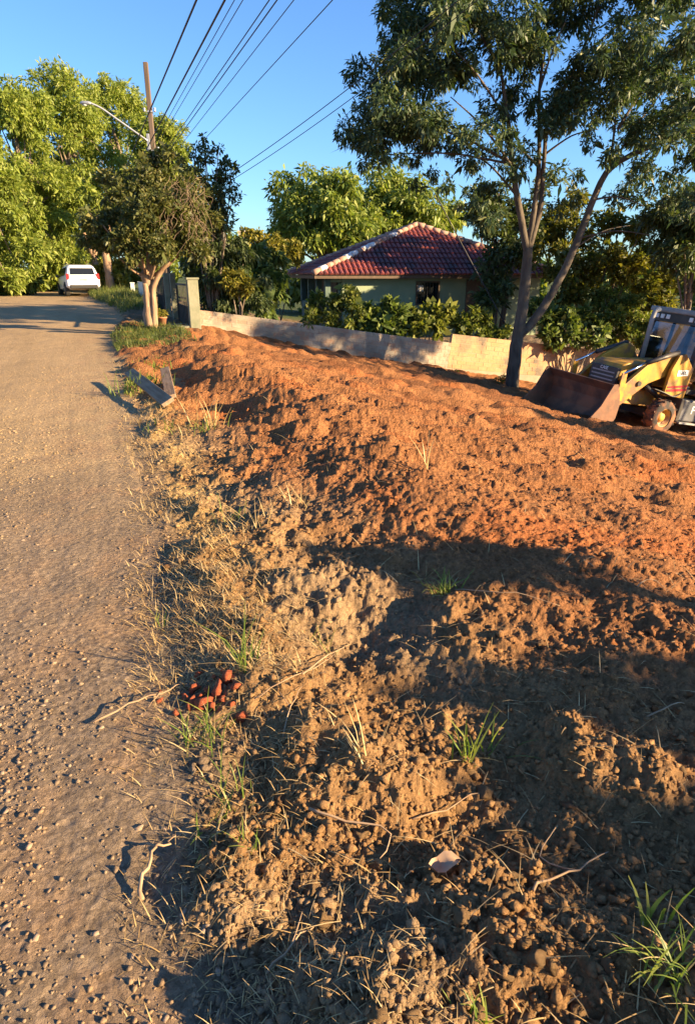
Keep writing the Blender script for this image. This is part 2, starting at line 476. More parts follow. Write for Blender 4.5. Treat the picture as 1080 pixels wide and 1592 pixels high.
def scatter(name, protos, x, y, r, sink, mat, seed, tone_fn=None, parent=None):
    rng = np.random.default_rng(seed); n = len(x); Vs = []; Fs = []; Cs = []; off = 0
    z = ground_h(x, y); k = rng.integers(0, len(protos), n); a = rng.uniform(0, 6.283, n); tl = rng.uniform(-.5, .5, n)
    tn = tone_fn(x, y, rng)
    for i in range(len(protos)):
        sel = np.where(k == i)[0]
        if len(sel) == 0: continue
        V, F = protos[i]; ca, sa = np.cos(a[sel])[:, None], np.sin(a[sel])[:, None]
        ct, sn = np.cos(tl[sel])[:, None], np.sin(tl[sel])[:, None]
        vx, vy, vz = V[None, :, 0], V[None, :, 1], V[None, :, 2]
        y2 = vy * ct - vz * sn; z2 = vy * sn + vz * ct
        X = (vx * ca - y2 * sa) * r[sel][:, None] + x[sel][:, None]
        Y = (vx * sa + y2 * ca) * r[sel][:, None] + y[sel][:, None]
        Z = z2 * r[sel][:, None] + (z[sel] + r[sel] * sink)[:, None]
        Vs.append(np.stack([X, Y, Z], 2).reshape(-1, 3))
        Fs.append((F[None] + (np.arange(len(sel)) * len(V))[:, None, None] + off).reshape(-1, 3)); off += len(sel) * len(V)
        Cs.append(np.repeat(tn[sel], len(V), 0))
    o = link(name, np_mesh(name, np.concatenate(Vs), np.concatenate(Fs), False, np.concatenate(Cs)), mat, parent)
    return tag(o, kind='stuff')

M_CLOD = soil_material('soil_clod', 0.9)
M_STONE = soil_material('road_stone', 0.35)
fine = [rock_proto(i, 1, .75, .7) for i in range(12)]
coarse = []
for i in range(4):
    bm_v, bm_f = rock_proto(20 + i, 1, .3, .8); coarse.append((bm_v, bm_f))
tiny = [rock_proto(40 + i, 1, .7, .5) for i in range(9)]
rng = np.random.default_rng(7)
def clod_tone(x, y, rg): return ground_tone(x, y) * rg.uniform(.8, 1.15, (len(x), 1))
def stone_tone(x, y, rg): return ground_tone(x, y) * rg.uniform(.7, 1.12, (len(x), 1)) * np.array([[1., .98, .95]])
def pick(n, ymin, ymax, cond, seed, power=1.0, hw=0.62):
    """points over the ground with areal density falling with distance"""
    rg = np.random.default_rng(seed); X = []; Y = []; c = 0
    while c < n:
        yy = ymin * (ymax / ymin) ** rg.random(n); xx = rg.uniform(-1, 1, n) * (0.45 + hw * yy)
        ok = cond(xx, yy, rg); X.append(xx[ok]); Y.append(yy[ok]); c += ok.sum()
    return np.concatenate(X)[:n], np.concatenate(Y)[:n]
def in_lot(x, y, rg):
    s, t, d, lot, orange = masks(x, y)
    rough = 0.55 + 0.45 * fbm(x * 0.8, y * 0.8, 51, 2)
    return (d > 0.05) & (rg.random(len(x)) < np.clip(rough, .08, 1) * (1 - .55 * orange))
def on_road(x, y, rg):
    s, t = st(x, y); d = t - road_edge(s)
    g = fbm(s * 0.55, t * 1.6, 111, 3)
    return (d < 0.12) & (t > -5.5) & (rg.random(len(x)) < np.clip(.35 + 1.1 * g, .07, 1))

x, y = pick(15000, 0.7, 9.0, in_lot, 1)
r = np.exp(np.random.default_rng(3).normal(math.log(.0052), .5, len(x))) * (1 + .07 * y)
scatter('soil_crumbs', fine, x, y, np.clip(r, .003, .022), .15, M_CLOD, 5, clod_tone, ground)
x, y = pick(8500, 0.7, 12.0, on_road, 2)
r = np.exp(np.random.default_rng(4).normal(math.log(.0036), .45, len(x))) * (1 + .08 * y)
scatter('gravel', tiny, x, y, np.clip(r, .0016, .013), .1, M_STONE, 6, stone_tone, road)

def singles(name, n, cond, ymin, ymax, rlo, rhi, seed, m, parent, tones, sub=2, sink=.2, jag=.22, flat=.75):
    """the larger pieces, each an object sharing one of a few meshes"""
    meshes = []
    for i in range(7):
        V, F = rock_proto(seed * 10 + i, sub, jag, flat)
        V = V * (1 + .12 * np.sin(V[:, [1, 2, 0]] * 7 + i))
        meshes.append([np_mesh(name, V, F, False, np.repeat(np.array([tn]), len(V), 0)) for tn in tones])
        for me in meshes[-1]: me.materials.append(m)
    x, y = pick(n, ymin, ymax, cond, seed); rg = np.random.default_rng(seed + 1)
    z = ground_h(x, y); rad = np.exp(rg.uniform(math.log(rlo), math.log(rhi), n)) * (1 + .06 * y)
    tn = ground_tone(x, y); tl = np.array(tones)
    for i in range(n):
        k = int(np.argmin(((tl - tn[i] * rg.uniform(.85, 1.15)) ** 2).sum(1)))
        o = link(name, meshes[rg.integers(0, 7)][k], None, parent)
        o.location = (x[i], y[i], z[i] + rad[i] * sink); o.rotation_euler = (rg.uniform(-.4, .4), rg.uniform(-.4, .4), rg.uniform(0, 6.28))
        sc = rad[i]; o.scale = (sc * rg.uniform(.8, 1.3), sc * rg.uniform(.8, 1.2), sc * rg.uniform(.8, 1.2))
SOIL_T = [(.30, .19, .095), (.38, .25, .13), (.36, .145, .055), (.42, .17, .065), (.34, .27, .19), (.25, .14, .07)]
ROAD_T = [(.30, .22, .155), (.40, .31, .225), (.34, .22, .13)]
singles('dirt_clod', 280, in_lot, 0.75, 5.5, .007, .019, 11, M_CLOD, ground, SOIL_T, 2, .05, .85)
singles('stone', 220, on_road, 0.8, 7.0, .006, .013, 12, M_STONE, road, ROAD_T, 1, .1, .7, .5)
# fresh red lumps torn out of the verge
M_RED = mat('fresh_red_clay', (.27, .055, .02), .95, (.40, .10, .035), 9, bump=.6, bscale=40)
rg = random.Random(4)
V, F = rock_proto(77, 1, 1.1, .7)
red_me = np_mesh('red_clay_clod', V, F); red_me.materials.append(M_RED)
for (px, py, rr) in [(352, 1046, .05), (338, 1060, .038), (300, 1050, .04), (296, 1072, .032), (318, 1072, .042), (368, 1062, .03), (328, 1078, .03), (244, 1064, .017), (246, 1050, .011), (372, 1092, .03), (270, 1082, .018), (306, 1028, .024), (345, 1070, .022), (310, 1062, .02), (360, 1080, .018), (285, 1060, .02), (330, 1040, .02), (322, 1056, .026), (344, 1032, .018)]:
    v = (796 - py) / 1000.0; k = (CAM_H - .09) / (SP - v * CP); X, Y = (px - 540) / 1000 * k, (CP + v * SP) * k
    o = link('red_clay_clod', red_me, None, ground)
    o.location = (X, Y, gh(X, Y) + rr * .35); o.rotation_euler = (rg.uniform(-1, 1), rg.uniform(-1, 1), rg.uniform(0, 6)); o.scale = (rr * rg.uniform(.6, 1.2), rr * rg.uniform(.5, .9), rr * .8)
# ------------------------------------------------------------------ vegetation kit
def unit(a): return a / np.maximum(np.linalg.norm(a, axis=-1, keepdims=True), 1e-9)

def leaves(name, pos, out, size, aspect, rng, mat, parent, droop=0.25, spread=0.8, jit=0.35, up=0.0):
    """one mesh of small folded leaf faces, each an island"""
    n = len(pos)
    d = unit(out * (1 - spread * .5) + rng.normal(0, spread, (n, 3)) * .8 + np.array([0, 0, up - droop]))
    w = unit(np.cross(d, rng.normal(0, 1, (n, 3)) + np.array([0, 0, 1.2])))
    l = size * np.exp(rng.normal(0, jit, n))[:, None]; wd = l * aspect
    nrm = np.cross(d, w)
    a = pos; b = pos + d * l * .45 + w * wd * .5 + nrm * l * .06
    c = pos + d * l + np.array([0, 0, -1]) * l * droop * .5; e = pos + d * l * .45 - w * wd * .5 + nrm * l * .06
    V = np.stack([a, b, c, e], 1).reshape(-1, 3)
    F = np.arange(n * 4).reshape(-1, 4)
    return link(name, np_mesh(name, V, F), mat, parent)

def crown_points(clumps, n, rng, sub=8, subr=.42, shell=.45, flat=.8):
    """clumps (cx,cy,cz,r): leaves gather in small tufts spread over every clump, so gaps stay between"""
    cl = np.array(clumps, float); k = len(cl)
    tc = np.repeat(cl, sub, 0); d = unit(rng.normal(0, 1, (len(tc), 3)))
    rad = tc[:, 3] * (.45 + .55 * rng.random(len(tc)))
    tcen = tc[:, :3] + d * rad[:, None] * np.array([1, 1, flat]); tr = tc[:, 3] * subr * rng.uniform(.6, 1.25, len(tc))
    w = tr ** 2; idx = rng.choice(len(tc), n, p=w / w.sum())
    q = unit(rng.normal(0, 1, (n, 3))); rr = tr[idx] * (shell + (1 - shell) * rng.random(n)) * np.exp(rng.normal(0, .12, n))
    pos = tcen[idx] + q * rr[:, None] * np.array([1, 1, .85])
    out = unit(q + .8 * d[idx])
    return pos, out

def smooth_path(pts, k=5):
    pts = [Vector(p) for p in pts]; res = []
    for i in range(len(pts) - 1):
        p0 = pts[max(i - 1, 0)]; p1 = pts[i]; p2 = pts[i + 1]; p3 = pts[min(i + 2, len(pts) - 1)]
        for j in range(k):
            t = j / k
            res.append(.5 * ((2 * p1) + (p2 - p0) * t + (2 * p0 - 5 * p1 + 4 * p2 - p3) * t * t + (3 * p1 - p0 - 3 * p2 + p3) * t ** 3))
    res.append(pts[-1]); return res

def limb(mb, pts, r0, r1, rng, n=7, k=5, wob=.02):
    p = smooth_path(pts, k); m = len(p)
    for i in range(1, m - 1): p[i] = p[i] + Vector(rng.normal(0, wob * (r0 + r1), 3))
    mb.tube(p, [r0 + (r1 - r0) * (i / (m - 1)) ** .8 for i in range(m)], n)

def dome_clumps(c, rx, ry, rz, n, rng, rlo=.26, rhi=.4, low=-.5):
    out = []; m = (rx * ry * rz) ** (1 / 3)
    while len(out) < n:
        d = unit(rng.normal(0, 1, 3)[None])[0]
        if d[2] < low: continue
        f = rng.uniform(.5, .82) if rng.random() < .85 else rng.uniform(.1, .5)
        out.append((c[0] + d[0] * rx * f, c[1] + d[1] * ry * f, c[2] + d[2] * rz * f, m * rng.uniform(rlo, rhi)))
    return out

def tree(name, label, base, top, clumps, nleaf, size, mat_leaf, seed, r0=.15, aspect=.42, droop=.25, sub=8, subr=.42, cat='tree', group=None, nl=14, bark=None, shell=.45, spread=.8, stems=1):
    rng = np.random.default_rng(seed)
    root = empty(name, base, 0, label, cat, group)
    B = Vector(base)
    mb = MB(); top = Vector(top)
    for k in range(stems):
        o = Vector((rng.normal(0, .12), rng.normal(0, .12), 0)) * (k > 0)
        tp = top + Vector((rng.normal(0, .5), rng.normal(0, .5), rng.normal(0, .3))) * (k > 0)
        mid = (B + tp) * .5 + Vector(rng.normal(0, .04, 3)) * (tp - B).length
        limb(mb, [o + Vector((0, 0, -.2)), mid - B + o * .5, tp - B], r0 / (1 + .5 * (k > 0)), r0 * .4, rng)
    for i in rng.permutation(len(clumps))[:nl]:
        c = Vector(clumps[i][:3]); f = rng.uniform(.45, .95)
        s = B.lerp(top, f); e = c; m = s.lerp(e, .5) + Vector((0, 0, .08 * (e - s).length))
        limb(mb, [s - B, m - B, e - B], r0 * .33, r0 * .07, rng, 5, 4)
    mb.build('trunk', bark or M_BARK, root, True)
    pos, out = crown_points(clumps, nleaf, rng, sub, subr, shell)
    leaves('crown', pos - np.array(base), out, size, aspect, rng, mat_leaf, root, droop, spread)
    return root

M_BARK = mat('grey_bark', (.10, .075, .055), .9, (.20, .155, .115), 7, bump=.6, stretch=(1, 1, .35))
M_BARK2 = mat('warm_bark', (.20, .12, .07), .9, (.33, .22, .14), 8, bump=.6, stretch=(1, 1, .2))
L_BAMBOO = leaf_mat('feathery_leaf', [(0, (.13, .18, .03)), (.5, (.21, .265, .045)), (1, (.31, .335, .08))], .4)
L_MANGO = leaf_mat('glossy_leaf', [(0, (.10, .15, .028)), (.6, (.18, .235, .042)), (1, (.28, .30, .07))], .35)
L_DARK = leaf_mat('dark_leaf', [(0, (.035, .055, .02)), (.6, (.06, .088, .03)), (1, (.11, .13, .045))], .3)
L_MID = leaf_mat('mid_leaf', [(0, (.07, .10, .022)), (.6, (.13, .165, .034)), (1, (.24, .24, .055))], .38)
L_YEL = leaf_mat('yellowing_leaf', [(0, (.10, .11, .02)), (.6, (.20, .19, .03)), (1, (.32, .26, .05))], .4)
L_BROAD = leaf_mat('broad_leaf', [(0, (.06, .095, .026)), (.6, (.11, .155, .04)), (1, (.19, .225, .065))], .35)
L_DRY = leaf_mat('dry_leaf', [(0, (.16, .10, .05)), (1, (.34, .23, .13))], .25)

# --- large plumed trees at the end of the road (left)
big = [ # px, py(top), Y, half-width px, label
    (10, 118, 46, 75, 'plumed pale green tree overhanging the far left bend of the road', 1),
    (85, 84, 52, 80, 'tallest plumed pale green tree behind the white car', 2),
    (165, 108, 56, 70, 'plumed pale green tree behind the street lamp arm', 3),
    (242, 172, 50, 58, 'plumed pale green tree behind the utility pole', 4),
    (-60, 190, 40, 70, 'plumed pale green tree leaning over the left side of the road', 5)]
for (px, py, Y, hw, lab, sd) in big:
    rng = np.random.default_rng(100 + sd)
    t = P(px, py, Y); hx = hw / 1067 * Y; g = bh(t.x, Y); H = t.z - g
    cl = []
    for k in range(46):
        f = rng.random(); a = rng.uniform(0, 6.28); zz = g + H * (.06 + .84 * f ** .8)
        wdt = hx * (1.08 - .62 * f ** 1.6) * rng.uniform(.5, 1.0)
        cl.append((t.x + math.cos(a) * wdt, Y + math.sin(a) * wdt * .8, zz, hx * rng.uniform(.25, .40)))
    cl.append((t.x, Y, t.z - hx * .3, hx * .3)); cl.append((t.x + .3 * hx, Y - .2, t.z - hx * .45, hx * .3))
    tree('plumed_tree', lab, (t.x, Y, g), (t.x, Y, g + H * .75), cl, 47000, .235, L_BAMBOO, 200 + sd, .28, .34, .22, 13, .36, group='plumed trees at the end of the road', nl=22)
# undergrowth at the far end of the road
for i, (px, py, Y, w, m, lab) in enumerate([
    (15, 420, 41, 2.3, L_MID, 'dark shrub at the road bend under the plumed trees'),
    (68, 408, 46, 2.2, L_BAMBOO, 'sunlit green shrub on the verge left of the white car'),
    (128, 392, 49, 2.4, L_BAMBOO, 'sunlit shrub rising right behind the white car'),
    (186, 405, 45, 2.0, L_YEL, 'yellow-green shrub behind the far fence')]):
    t = P(px, py, Y); g = bh(t.x, Y); rng = np.random.default_rng(300 + i)
    cl = dome_clumps((t.x, Y, g + (t.z - g) * .5), w, w * .8, (t.z - g) * .55, 14, rng, .3, .42, -.9)
    tree('shrub', lab, (t.x, Y, g), (t.x, Y, t.z - .5), cl, 9000, .22, m, 310 + i, .09, .5, .2, cat='shrub', nl=10, bark=M_BARK2)
# two pale trunks by the fence behind the car
for (px, py0, py1, Y, lab) in [(153, 400, 452, 47, 'pale bare tree trunk just right of the white car'), (172, 395, 452, 44, 'forked pale tree trunk beside the far fence')]:
    a = P(px, py1, Y); b = P(px, py0, Y); g = bh(a.x, Y)
    root = empty('tree_trunk', (a.x, Y, g), 0, lab, 'tree')
    mb = MB(); rng = np.random.default_rng(int(px)); h = b.z - g
    limb(mb, [(0, 0, -.1), (.03, 0, h * .5), (-.04, 0, h)], .30, .24, rng, 9)
    limb(mb, [(-.04, 0, h * .97), (-.3, 0, h * 1.5), (-.8, .1, h * 2.1)], .2, .08, rng)
    limb(mb, [(-.04, 0, h * .97), (.3, 0, h * 1.5), (.5, .1, h * 2.2)], .2, .08, rng)
    mb.build('trunk', M_BARK2, root, True)
    cl = dome_clumps((0, 0, h * 2.4), 1.4, 1.2, 1.1, 9, rng); pos, out = crown_points(cl, 3500, rng)
    leaves('crown', pos, out, .22, .35, rng, L_BAMBOO, root)

# --- gate tree
rng = np.random.default_rng(41)
gx0, gy0 = P(235, 520, 18.6).x, 18.6; gz0 = gh(gx0, gy0)
G = Vector((gx0, gy0, gz0))
root = empty('gate_tree', G, 0, 'small dense tree with fluted trunk growing beside the gate posts', 'tree')
mb = MB(); LP = lambda px, py, Y=18.6: P(px, py, Y) - G
limb(mb, [(0, 0, -.15), LP(232, 480), LP(231, 445), LP(228, 425)], .175, .15, rng, 10, 5, .05)
limb(mb, [(.09, -.03, -.15), LP(240, 480, 18.5), LP(238, 450, 18.5), LP(248, 425, 18.5), LP(262, 405, 18.4)], .10, .06, rng, 8)
limb(mb, [(-.08, -.05, -.1), LP(229, 470, 18.5), LP(226, 440, 18.5)], .09, .08, rng, 8)
for tip, r in [((185, 400, 18.0), .05), ((160, 350, 17.9), .045), ((200, 330, 18.3), .055), ((225, 290, 18.8), .06), ((258, 300, 18.9), .06), ((290, 320, 18.7), .05), ((305, 365, 18.3), .045), ((215, 370, 17.6), .05), ((250, 360, 17.7), .05), ((175, 380, 19.4), .04), ((270, 350, 19.6), .05)]:
    e = LP(*tip); s = LP(229 + rng.uniform(-3, 4), 432 + rng.uniform(-8, 6)); m = s.lerp(e, .45) + Vector((0, 0, -.12))
    limb(mb, [s, m, e], r * 1.2, r * .3, rng, 6)
mb.build('trunk', M_BARK2, root, True)
cl = []
for (px, py, Y, r) in [(150, 345, 18.2, .50), (178, 312, 18.6, .55), (208, 285, 18.8, .55), (238, 268, 19, .52), (262, 285, 19, .5), (192, 360, 18.0, .55), (222, 335, 17.9, .6), (255, 330, 18.0, .6), (284, 325, 18.6, .5), (300, 360, 18.6, .48), (275, 372, 18.2, .52), (240, 375, 17.7, .5), (205, 390, 17.9, .42), (165, 385, 18.4, .42), (312, 335, 19.2, .42), (225, 300, 19.5, .6), (290, 290, 19.4, .45), (136, 372, 18.6, .36), (262, 250, 19.2, .36), (180, 280, 19.2, .40), (318, 395, 18.6, .36)]:
    q = LP(px, py, Y); cl.append((q.x, q.y, q.z, r))
pos, out = crown_points(cl, 26000, rng, 9, .42)
leaves('crown', pos, out, .10, .45, rng, leaf_mat('olive_small_leaf', [(0, (.05, .065, .02)), (.6, (.095, .11, .032)), (1, (.18, .165, .055))], .35), root)
# dead creeper hanging in the right side of its crown
mb = MB()
for i in range(80):
    a = LP(rng.uniform(262, 320), rng.uniform(272, 360), rng.uniform(17.6, 18.4)); p = [a]
    for k in range(4): p.append(p[-1] + Vector((rng.normal(0, .10), rng.normal(0, .08), -rng.uniform(.04, .2))))
    mb.tube(smooth_path(p, 3), .0045, 4)
mb.build('dead_creeper', mat('dead_vine', (.14, .095, .06), .9, (.22, .16, .11), 20), root)

# --- creeper-covered thin pole right of it
rng = np.random.default_rng(45)
def bush(name, label, clpx, n, size, m, seed, basepx, aspect=.45, droop=.2, cat='shrub', nl=12, bark=None, group=None, sub=8, subr=.42, spread=.8, flat=.8, stem=.035):
    """shrub whose clumps are given as (px, py, Y, r)"""
    rng = np.random.default_rng(seed)
    cl = []
    for (px, py, Y, r) in clpx:
        q = P(px, py, Y); cl.append((q.x, q.y, q.z, r))
    b = P(*basepx); g = bh(b.x, b.y)
    root = empty(name, (b.x, b.y, g), 0, label, cat, group); B = Vector((b.x, b.y, g))
    mb = MB()
    for i in rng.permutation(len(cl))[:nl]:
        e = Vector(cl[i][:3]) - B
        limb(mb, [Vector((rng.normal(0, .1), rng.normal(0, .1), -.1)), e * .5 + Vector((rng.normal(0, .08), rng.normal(0, .08), .1)), e], stem, stem * .3, rng, 5, 4)
    mb.build('stem', bark or M_BARK, root, True)
    pos, out = crown_points(cl, n, rng, sub, subr, .4, flat)
    leaves('foliage', pos - np.array(B), out, size, aspect, rng, m, root, droop, spread)
    return root
bush('creeper_tree', 'wispy small-leaved tree with loose sprigs rising against the sky beside the gate tree', [(300, 262, 21, .42), (318, 240, 21, .3), (330, 285, 21, .5), (312, 300, 21, .5), (345, 255, 21.3, .28), (352, 290, 21.3, .34), (322, 330, 21, .5), (360, 262, 21, .2), (340, 228, 21, .18), (316, 214, 21, .16), (362, 305, 21, .24), (302, 236, 21, .28), (335, 318, 21.2, .45), (345, 340, 21, .4)], 5200, .10, L_DARK, 46, (330, 500, 21), nl=14)
# --- dark weeping shrub and its neighbours behind the brick wall
bush('weeping_shrub', 'dark rounded drooping shrub behind the left end of the brick wall', [(330, 400, 21.5, .6), (355, 380, 21.5, .6), (322, 440, 21.3, .6), (350, 425, 21.1, .6), (378, 410, 21.3, .6), (372, 450, 21.2, .55), (340, 465, 21.2, .6), (318, 480, 21.2, .5), (362, 478, 21.2, .5), (390, 440, 21.5, .5), (310, 420, 21.6, .5), (335, 362, 21.8, .4), (395, 470, 21.4, .45)], 15000, .12, L_DARK, 47, (350, 500, 21.6), aspect=.35, droop=.7)
bush('golden_shrub', 'small yellow-green sunlit shrub among the dark shrubs by the gate', [(372, 432, 20.5, .28), (385, 445, 20.5, .28), (362, 448, 20.5, .25), (356, 425, 20.6, .22)], 2200, .10, L_YEL, 48, (370, 490, 20.6), nl=4)
bush('tall_leafy_shrub', 'tall upright shrub with large green leaves beside the house porch', [(405, 395, 23, .38), (425, 400, 23, .38), (415, 425, 22.8, .42), (430, 428, 22.9, .35), (402, 430, 22.8, .38), (418, 455, 22.8, .38), (405, 462, 22.8, .32), (428, 455, 22.9, .3), (412, 480, 22.8, .3)], 4200, .19, L_BROAD, 49, (412, 500, 22.8), aspect=.55, droop=.5, nl=9)
bush('amber_shrub', 'autumn-yellow shrub glowing behind the tall leafy shrub', [(420, 385, 31, .7), (442, 392, 31, .7), (455, 398, 31.5, .5), (405, 378, 31, .5), (388, 372, 31, .45)], 4200, .15, L_YEL, 50, (430, 420, 31), nl=6)
# shrubs along the house front
bush('front_shrub', 'loose grey-green shrub in front of the sunlit corner of the house', [(495, 470, 24.2, .42), (515, 478, 24.2, .45), (538, 462, 24.3, .38), (548, 482, 24.1, .42), (488, 490, 24.0, .38), (525, 498, 23.9, .42), (556, 500, 23.8, .36), (540, 450, 24.3, .2)], 4600, .13, L_MID, 51, (520, 510, 24.2), nl=8)
bush('front_shrub', 'glossy broad-leaved shrub under the plain green house wall', [(575, 485, 24.2, .36), (600, 482, 24.3, .38), (620, 490, 24.2, .36), (590, 505, 23.9, .36), (615, 510, 23.9, .34), (568, 502, 24.0, .32)], 2600, .20, L_BROAD, 52, (595, 520, 24.2), aspect=.62, nl=6)
bush('front_shrub', 'yellow-green broad-leaved shrub under the barred window', [(640, 488, 24.4, .34), (665, 482, 24.5, .36), (690, 488, 24.5, .34), (655, 505, 24.1, .34), (682, 508, 24.1, .34), (635, 508, 24.0, .3)], 2600, .18, leaf_mat('lime_leaf', [(0, (.08, .10, .02)), (.5, (.14, .165, .03)), (1, (.23, .23, .05))], .4), 53, (665, 520, 24.3), aspect=.6, nl=6)
bush('front_shrub', 'dark small-leaved shrub at the right end of the house front', [(715, 498, 24.6, .38), (738, 492, 24.8, .42), (760, 505, 24.7, .4), (728, 515, 24.4, .34), (752, 520, 24.4, .34), (778, 515, 24.6, .34)], 4200, .13, L_MID, 54, (740, 530, 24.6), nl=6)
# --- mango tree behind the house
rng = np.random.default_rng(61)
t = P(505, 258, 40); g = bh(t.x, 40); c = P(500, 330, 41)
cl = dome_clumps((c.x, c.y, c.z - .6), 3.9, 3.4, 3.4, 40, rng, .24, .36, -.75)
tree('mango_tree', 'round sunlit mango-like tree rising behind the left half of the red roof', (t.x, 41, g), (t.x, 41, g + 4.5), cl, 30000, .27, L_MANGO, 62, .3, .36, .45, 9, .42, nl=20)
c = P(630, 335, 44); rng = np.random.default_rng(63)
cl = dome_clumps((c.x, c.y, c.z - .6), 4.2, 3.4, 3.3, 36, rng, .24, .36, -.75)
tree('broad_tree', 'paler broad tree behind the roof apex', (c.x, 44, bh(c.x, 44)), (c.x, 44, c.z), cl, 26000, .27, L_MANGO, 64, .3, .36, .45, 9, .42, nl=20)

# --- main multi-stemmed tree in the lot
rng = np.random.default_rng(71)
my = 20.3; mx = P(797, 590, my).x; mz = gh(mx, my)
B = Vector((mx, my, mz)); LP = lambda px, py, Y=20.3: P(px, py, Y) - B
root = empty('multi_stemmed_tree', B, 0, 'tall narrow-leaved tree with forked grey trunk standing in the dirt lot', 'tree')
mb = MB()
limb(mb, [(-.03, 0, -.35), LP(798, 575), LP(803, 530), LP(812, 480), LP(818, 420), LP(820, 385)], .235, .135, rng, 12, 6, .02)
limb(mb, [LP(808, 520), LP(828, 500), LP(858, 455), LP(893, 385), LP(922, 310), LP(948, 262), LP(1000, 232, 20), LP(1060, 210, 19.6)], .15, .06, rng, 9, 6)
limb(mb, [LP(820, 395), LP(806, 320), LP(797, 260), LP(790, 190), LP(780, 120), LP(770, 40)], .12, .03, rng, 8)
limb(mb, [LP(820, 390), LP(828, 340), LP(836, 280), LP(838, 215), LP(838, 140), LP(850, 60)], .11, .03, rng, 8)
limb(mb, [LP(820, 392), LP(838, 330), LP(842, 300), LP(846, 240), LP(854, 180), LP(900, 90), LP(930, 10)], .10, .03, rng, 8)
tips = []
for (a, b, Y, r) in [((797, 260), (700, 150), 19.5, .05), ((797, 255), (640, 190), 20, .05), ((790, 190), (690, 60), 19.2, .045), ((838, 215), (900, 130), 20.5, .04), ((838, 260), (760, 210), 19, .04), ((948, 262), (960, 150), 20.5, .05), ((922, 310), (1000, 320), 19.6, .035), ((900, 370), (1010, 365), 19.4, .03), ((945, 265), (1040, 130), 21, .05), ((780, 120), (720, 20), 20, .04), ((838, 140), (880, 30), 20, .04), ((846, 240), (930, 200), 19.8, .035), ((800, 300), (720, 230), 21, .04), ((797, 255), (600, 240), 20.4, .04), ((700, 190), (570, 160), 20.2, .035), ((690, 100), (610, 60), 19.8, .035), ((893, 385), (980, 350), 20.4, .03), ((960, 200), (1060, 60), 20.5, .05), ((905, 90), (1000, 20), 20, .04)]:
    s = LP(*a); e = LP(b[0], b[1], Y); m = s.lerp(e, .5) + Vector((0, 0, .15))
    limb(mb, [s, m, e], r, r * .25, rng, 6, 5)
mb.build('trunk', mat('smooth_grey_bark', (.058, .045, .033), .9, (.120, .095, .070), 6, bump=.8, stretch=(1, 1, .4)), root, True)
cl = []
for (x0, x1, y0, y1, n, r) in [(700, 1100, -130, 40, 46, .62), (600, 760, -40, 130, 32, .55), (560, 700, 100, 220, 27, .50), (545, 640, 180, 250, 10, .40), (620, 740, 195, 262, 10, .36), (740, 860, 40, 170, 18, .55), (860, 1100, 40, 170, 38, .58), (960, 1110, 170, 260, 20, .45), (985, 1090, 250, 320, 9, .36), (860, 960, 150, 230, 8, .36), (730, 850, 170, 280, 12, .42), (640, 700, 255, 300, 4, .28), (860, 960, 190, 330, 6, .28), (950, 1010, 240, 330, 6, .3), (740, 800, 270, 350, 5, .34)]:
    for k in range(n):
        q = LP(rng.uniform(x0, x1), rng.uniform(y0, y1), 20.3 + rng.normal(0, 1.3)); cl.append((q.x, q.y, q.z, r * rng.uniform(.7, 1.2)))
pos, out = crown_points(cl, 112000, rng, 8, .46, .2)
leaves('crown', pos, out, .125, .33, rng, leaf_mat('willow_leaf', [(0, (.03, .055, .026)), (.6, (.05, .085, .038)), (.93, (.085, .12, .05)), (1, (.20, .21, .06))], .28), root, .35, .75)

# --- trees behind it, right of the house
bush('shade_tree', 'dark tree filling the gap between the house and the forked tree', [(755, 330, 28, .8), (775, 300, 28.5, .9), (768, 345, 28, .7), (775, 370, 27.5, .8), (795, 400, 27.5, .8), (768, 420, 27, .7), (775, 450, 27, .8), (800, 350, 28.5, .9), (762, 465, 26.5, .6), (820, 320, 29, .9), (740, 315, 33, .8)], 11000, .17, L_DARK, 81, (770, 520, 28), cat='tree', nl=11, stem=.09)
bush('sunlit_tree', 'yellow-green sunlit tree behind the forked tree', [(850, 400, 27, .9), (890, 370, 28, .9), (930, 350, 28.5, .9), (970, 370, 28.5, .8), (900, 420, 27, .9), (945, 405, 27, .9), (860, 450, 26.5, .8), (980, 420, 27, .8), (920, 460, 26.5, .8), (870, 345, 29, .8), (1005, 400, 28, .8), (1000, 350, 28, .7), (1030, 440, 27, .9), (1010, 470, 26.5, .8), (890, 310, 29.5, .7), (840, 370, 29, .8)], 19000, .17, leaf_mat('olive_leaf', [(0, (.06, .075, .016)), (.5, (.12, .13, .022)), (1, (.24, .21, .04))], .42), 82, (910, 540, 27.5), cat='tree', nl=11, stem=.09)
bush('hedge_shrub', 'broad-leaved shrub growing just behind the ochre wall beside the forked trunk', [(850, 500, 24.5, .5), (880, 490, 24.6, .55), (910, 500, 24.6, .5), (860, 522, 24.2, .42), (895, 525, 24.2, .42), (930, 520, 24.3, .42), (842, 480, 25, .5)], 4600, .19, L_BROAD, 83, (885, 545, 24.6), aspect=.55, nl=10)
bush('hedge_shrub', 'leafy yellow-green shrub behind the backhoe bucket', [(950, 490, 25, .55), (985, 480, 25.3, .6), (1010, 495, 25.2, .55), (965, 520, 24.6, .45), (1000, 525, 24.6, .45), (940, 465, 25.5, .5)], 5600, .15, L_MID, 84, (975, 545, 25), aspect=.5, nl=10)
rng = np.random.default_rng(85)
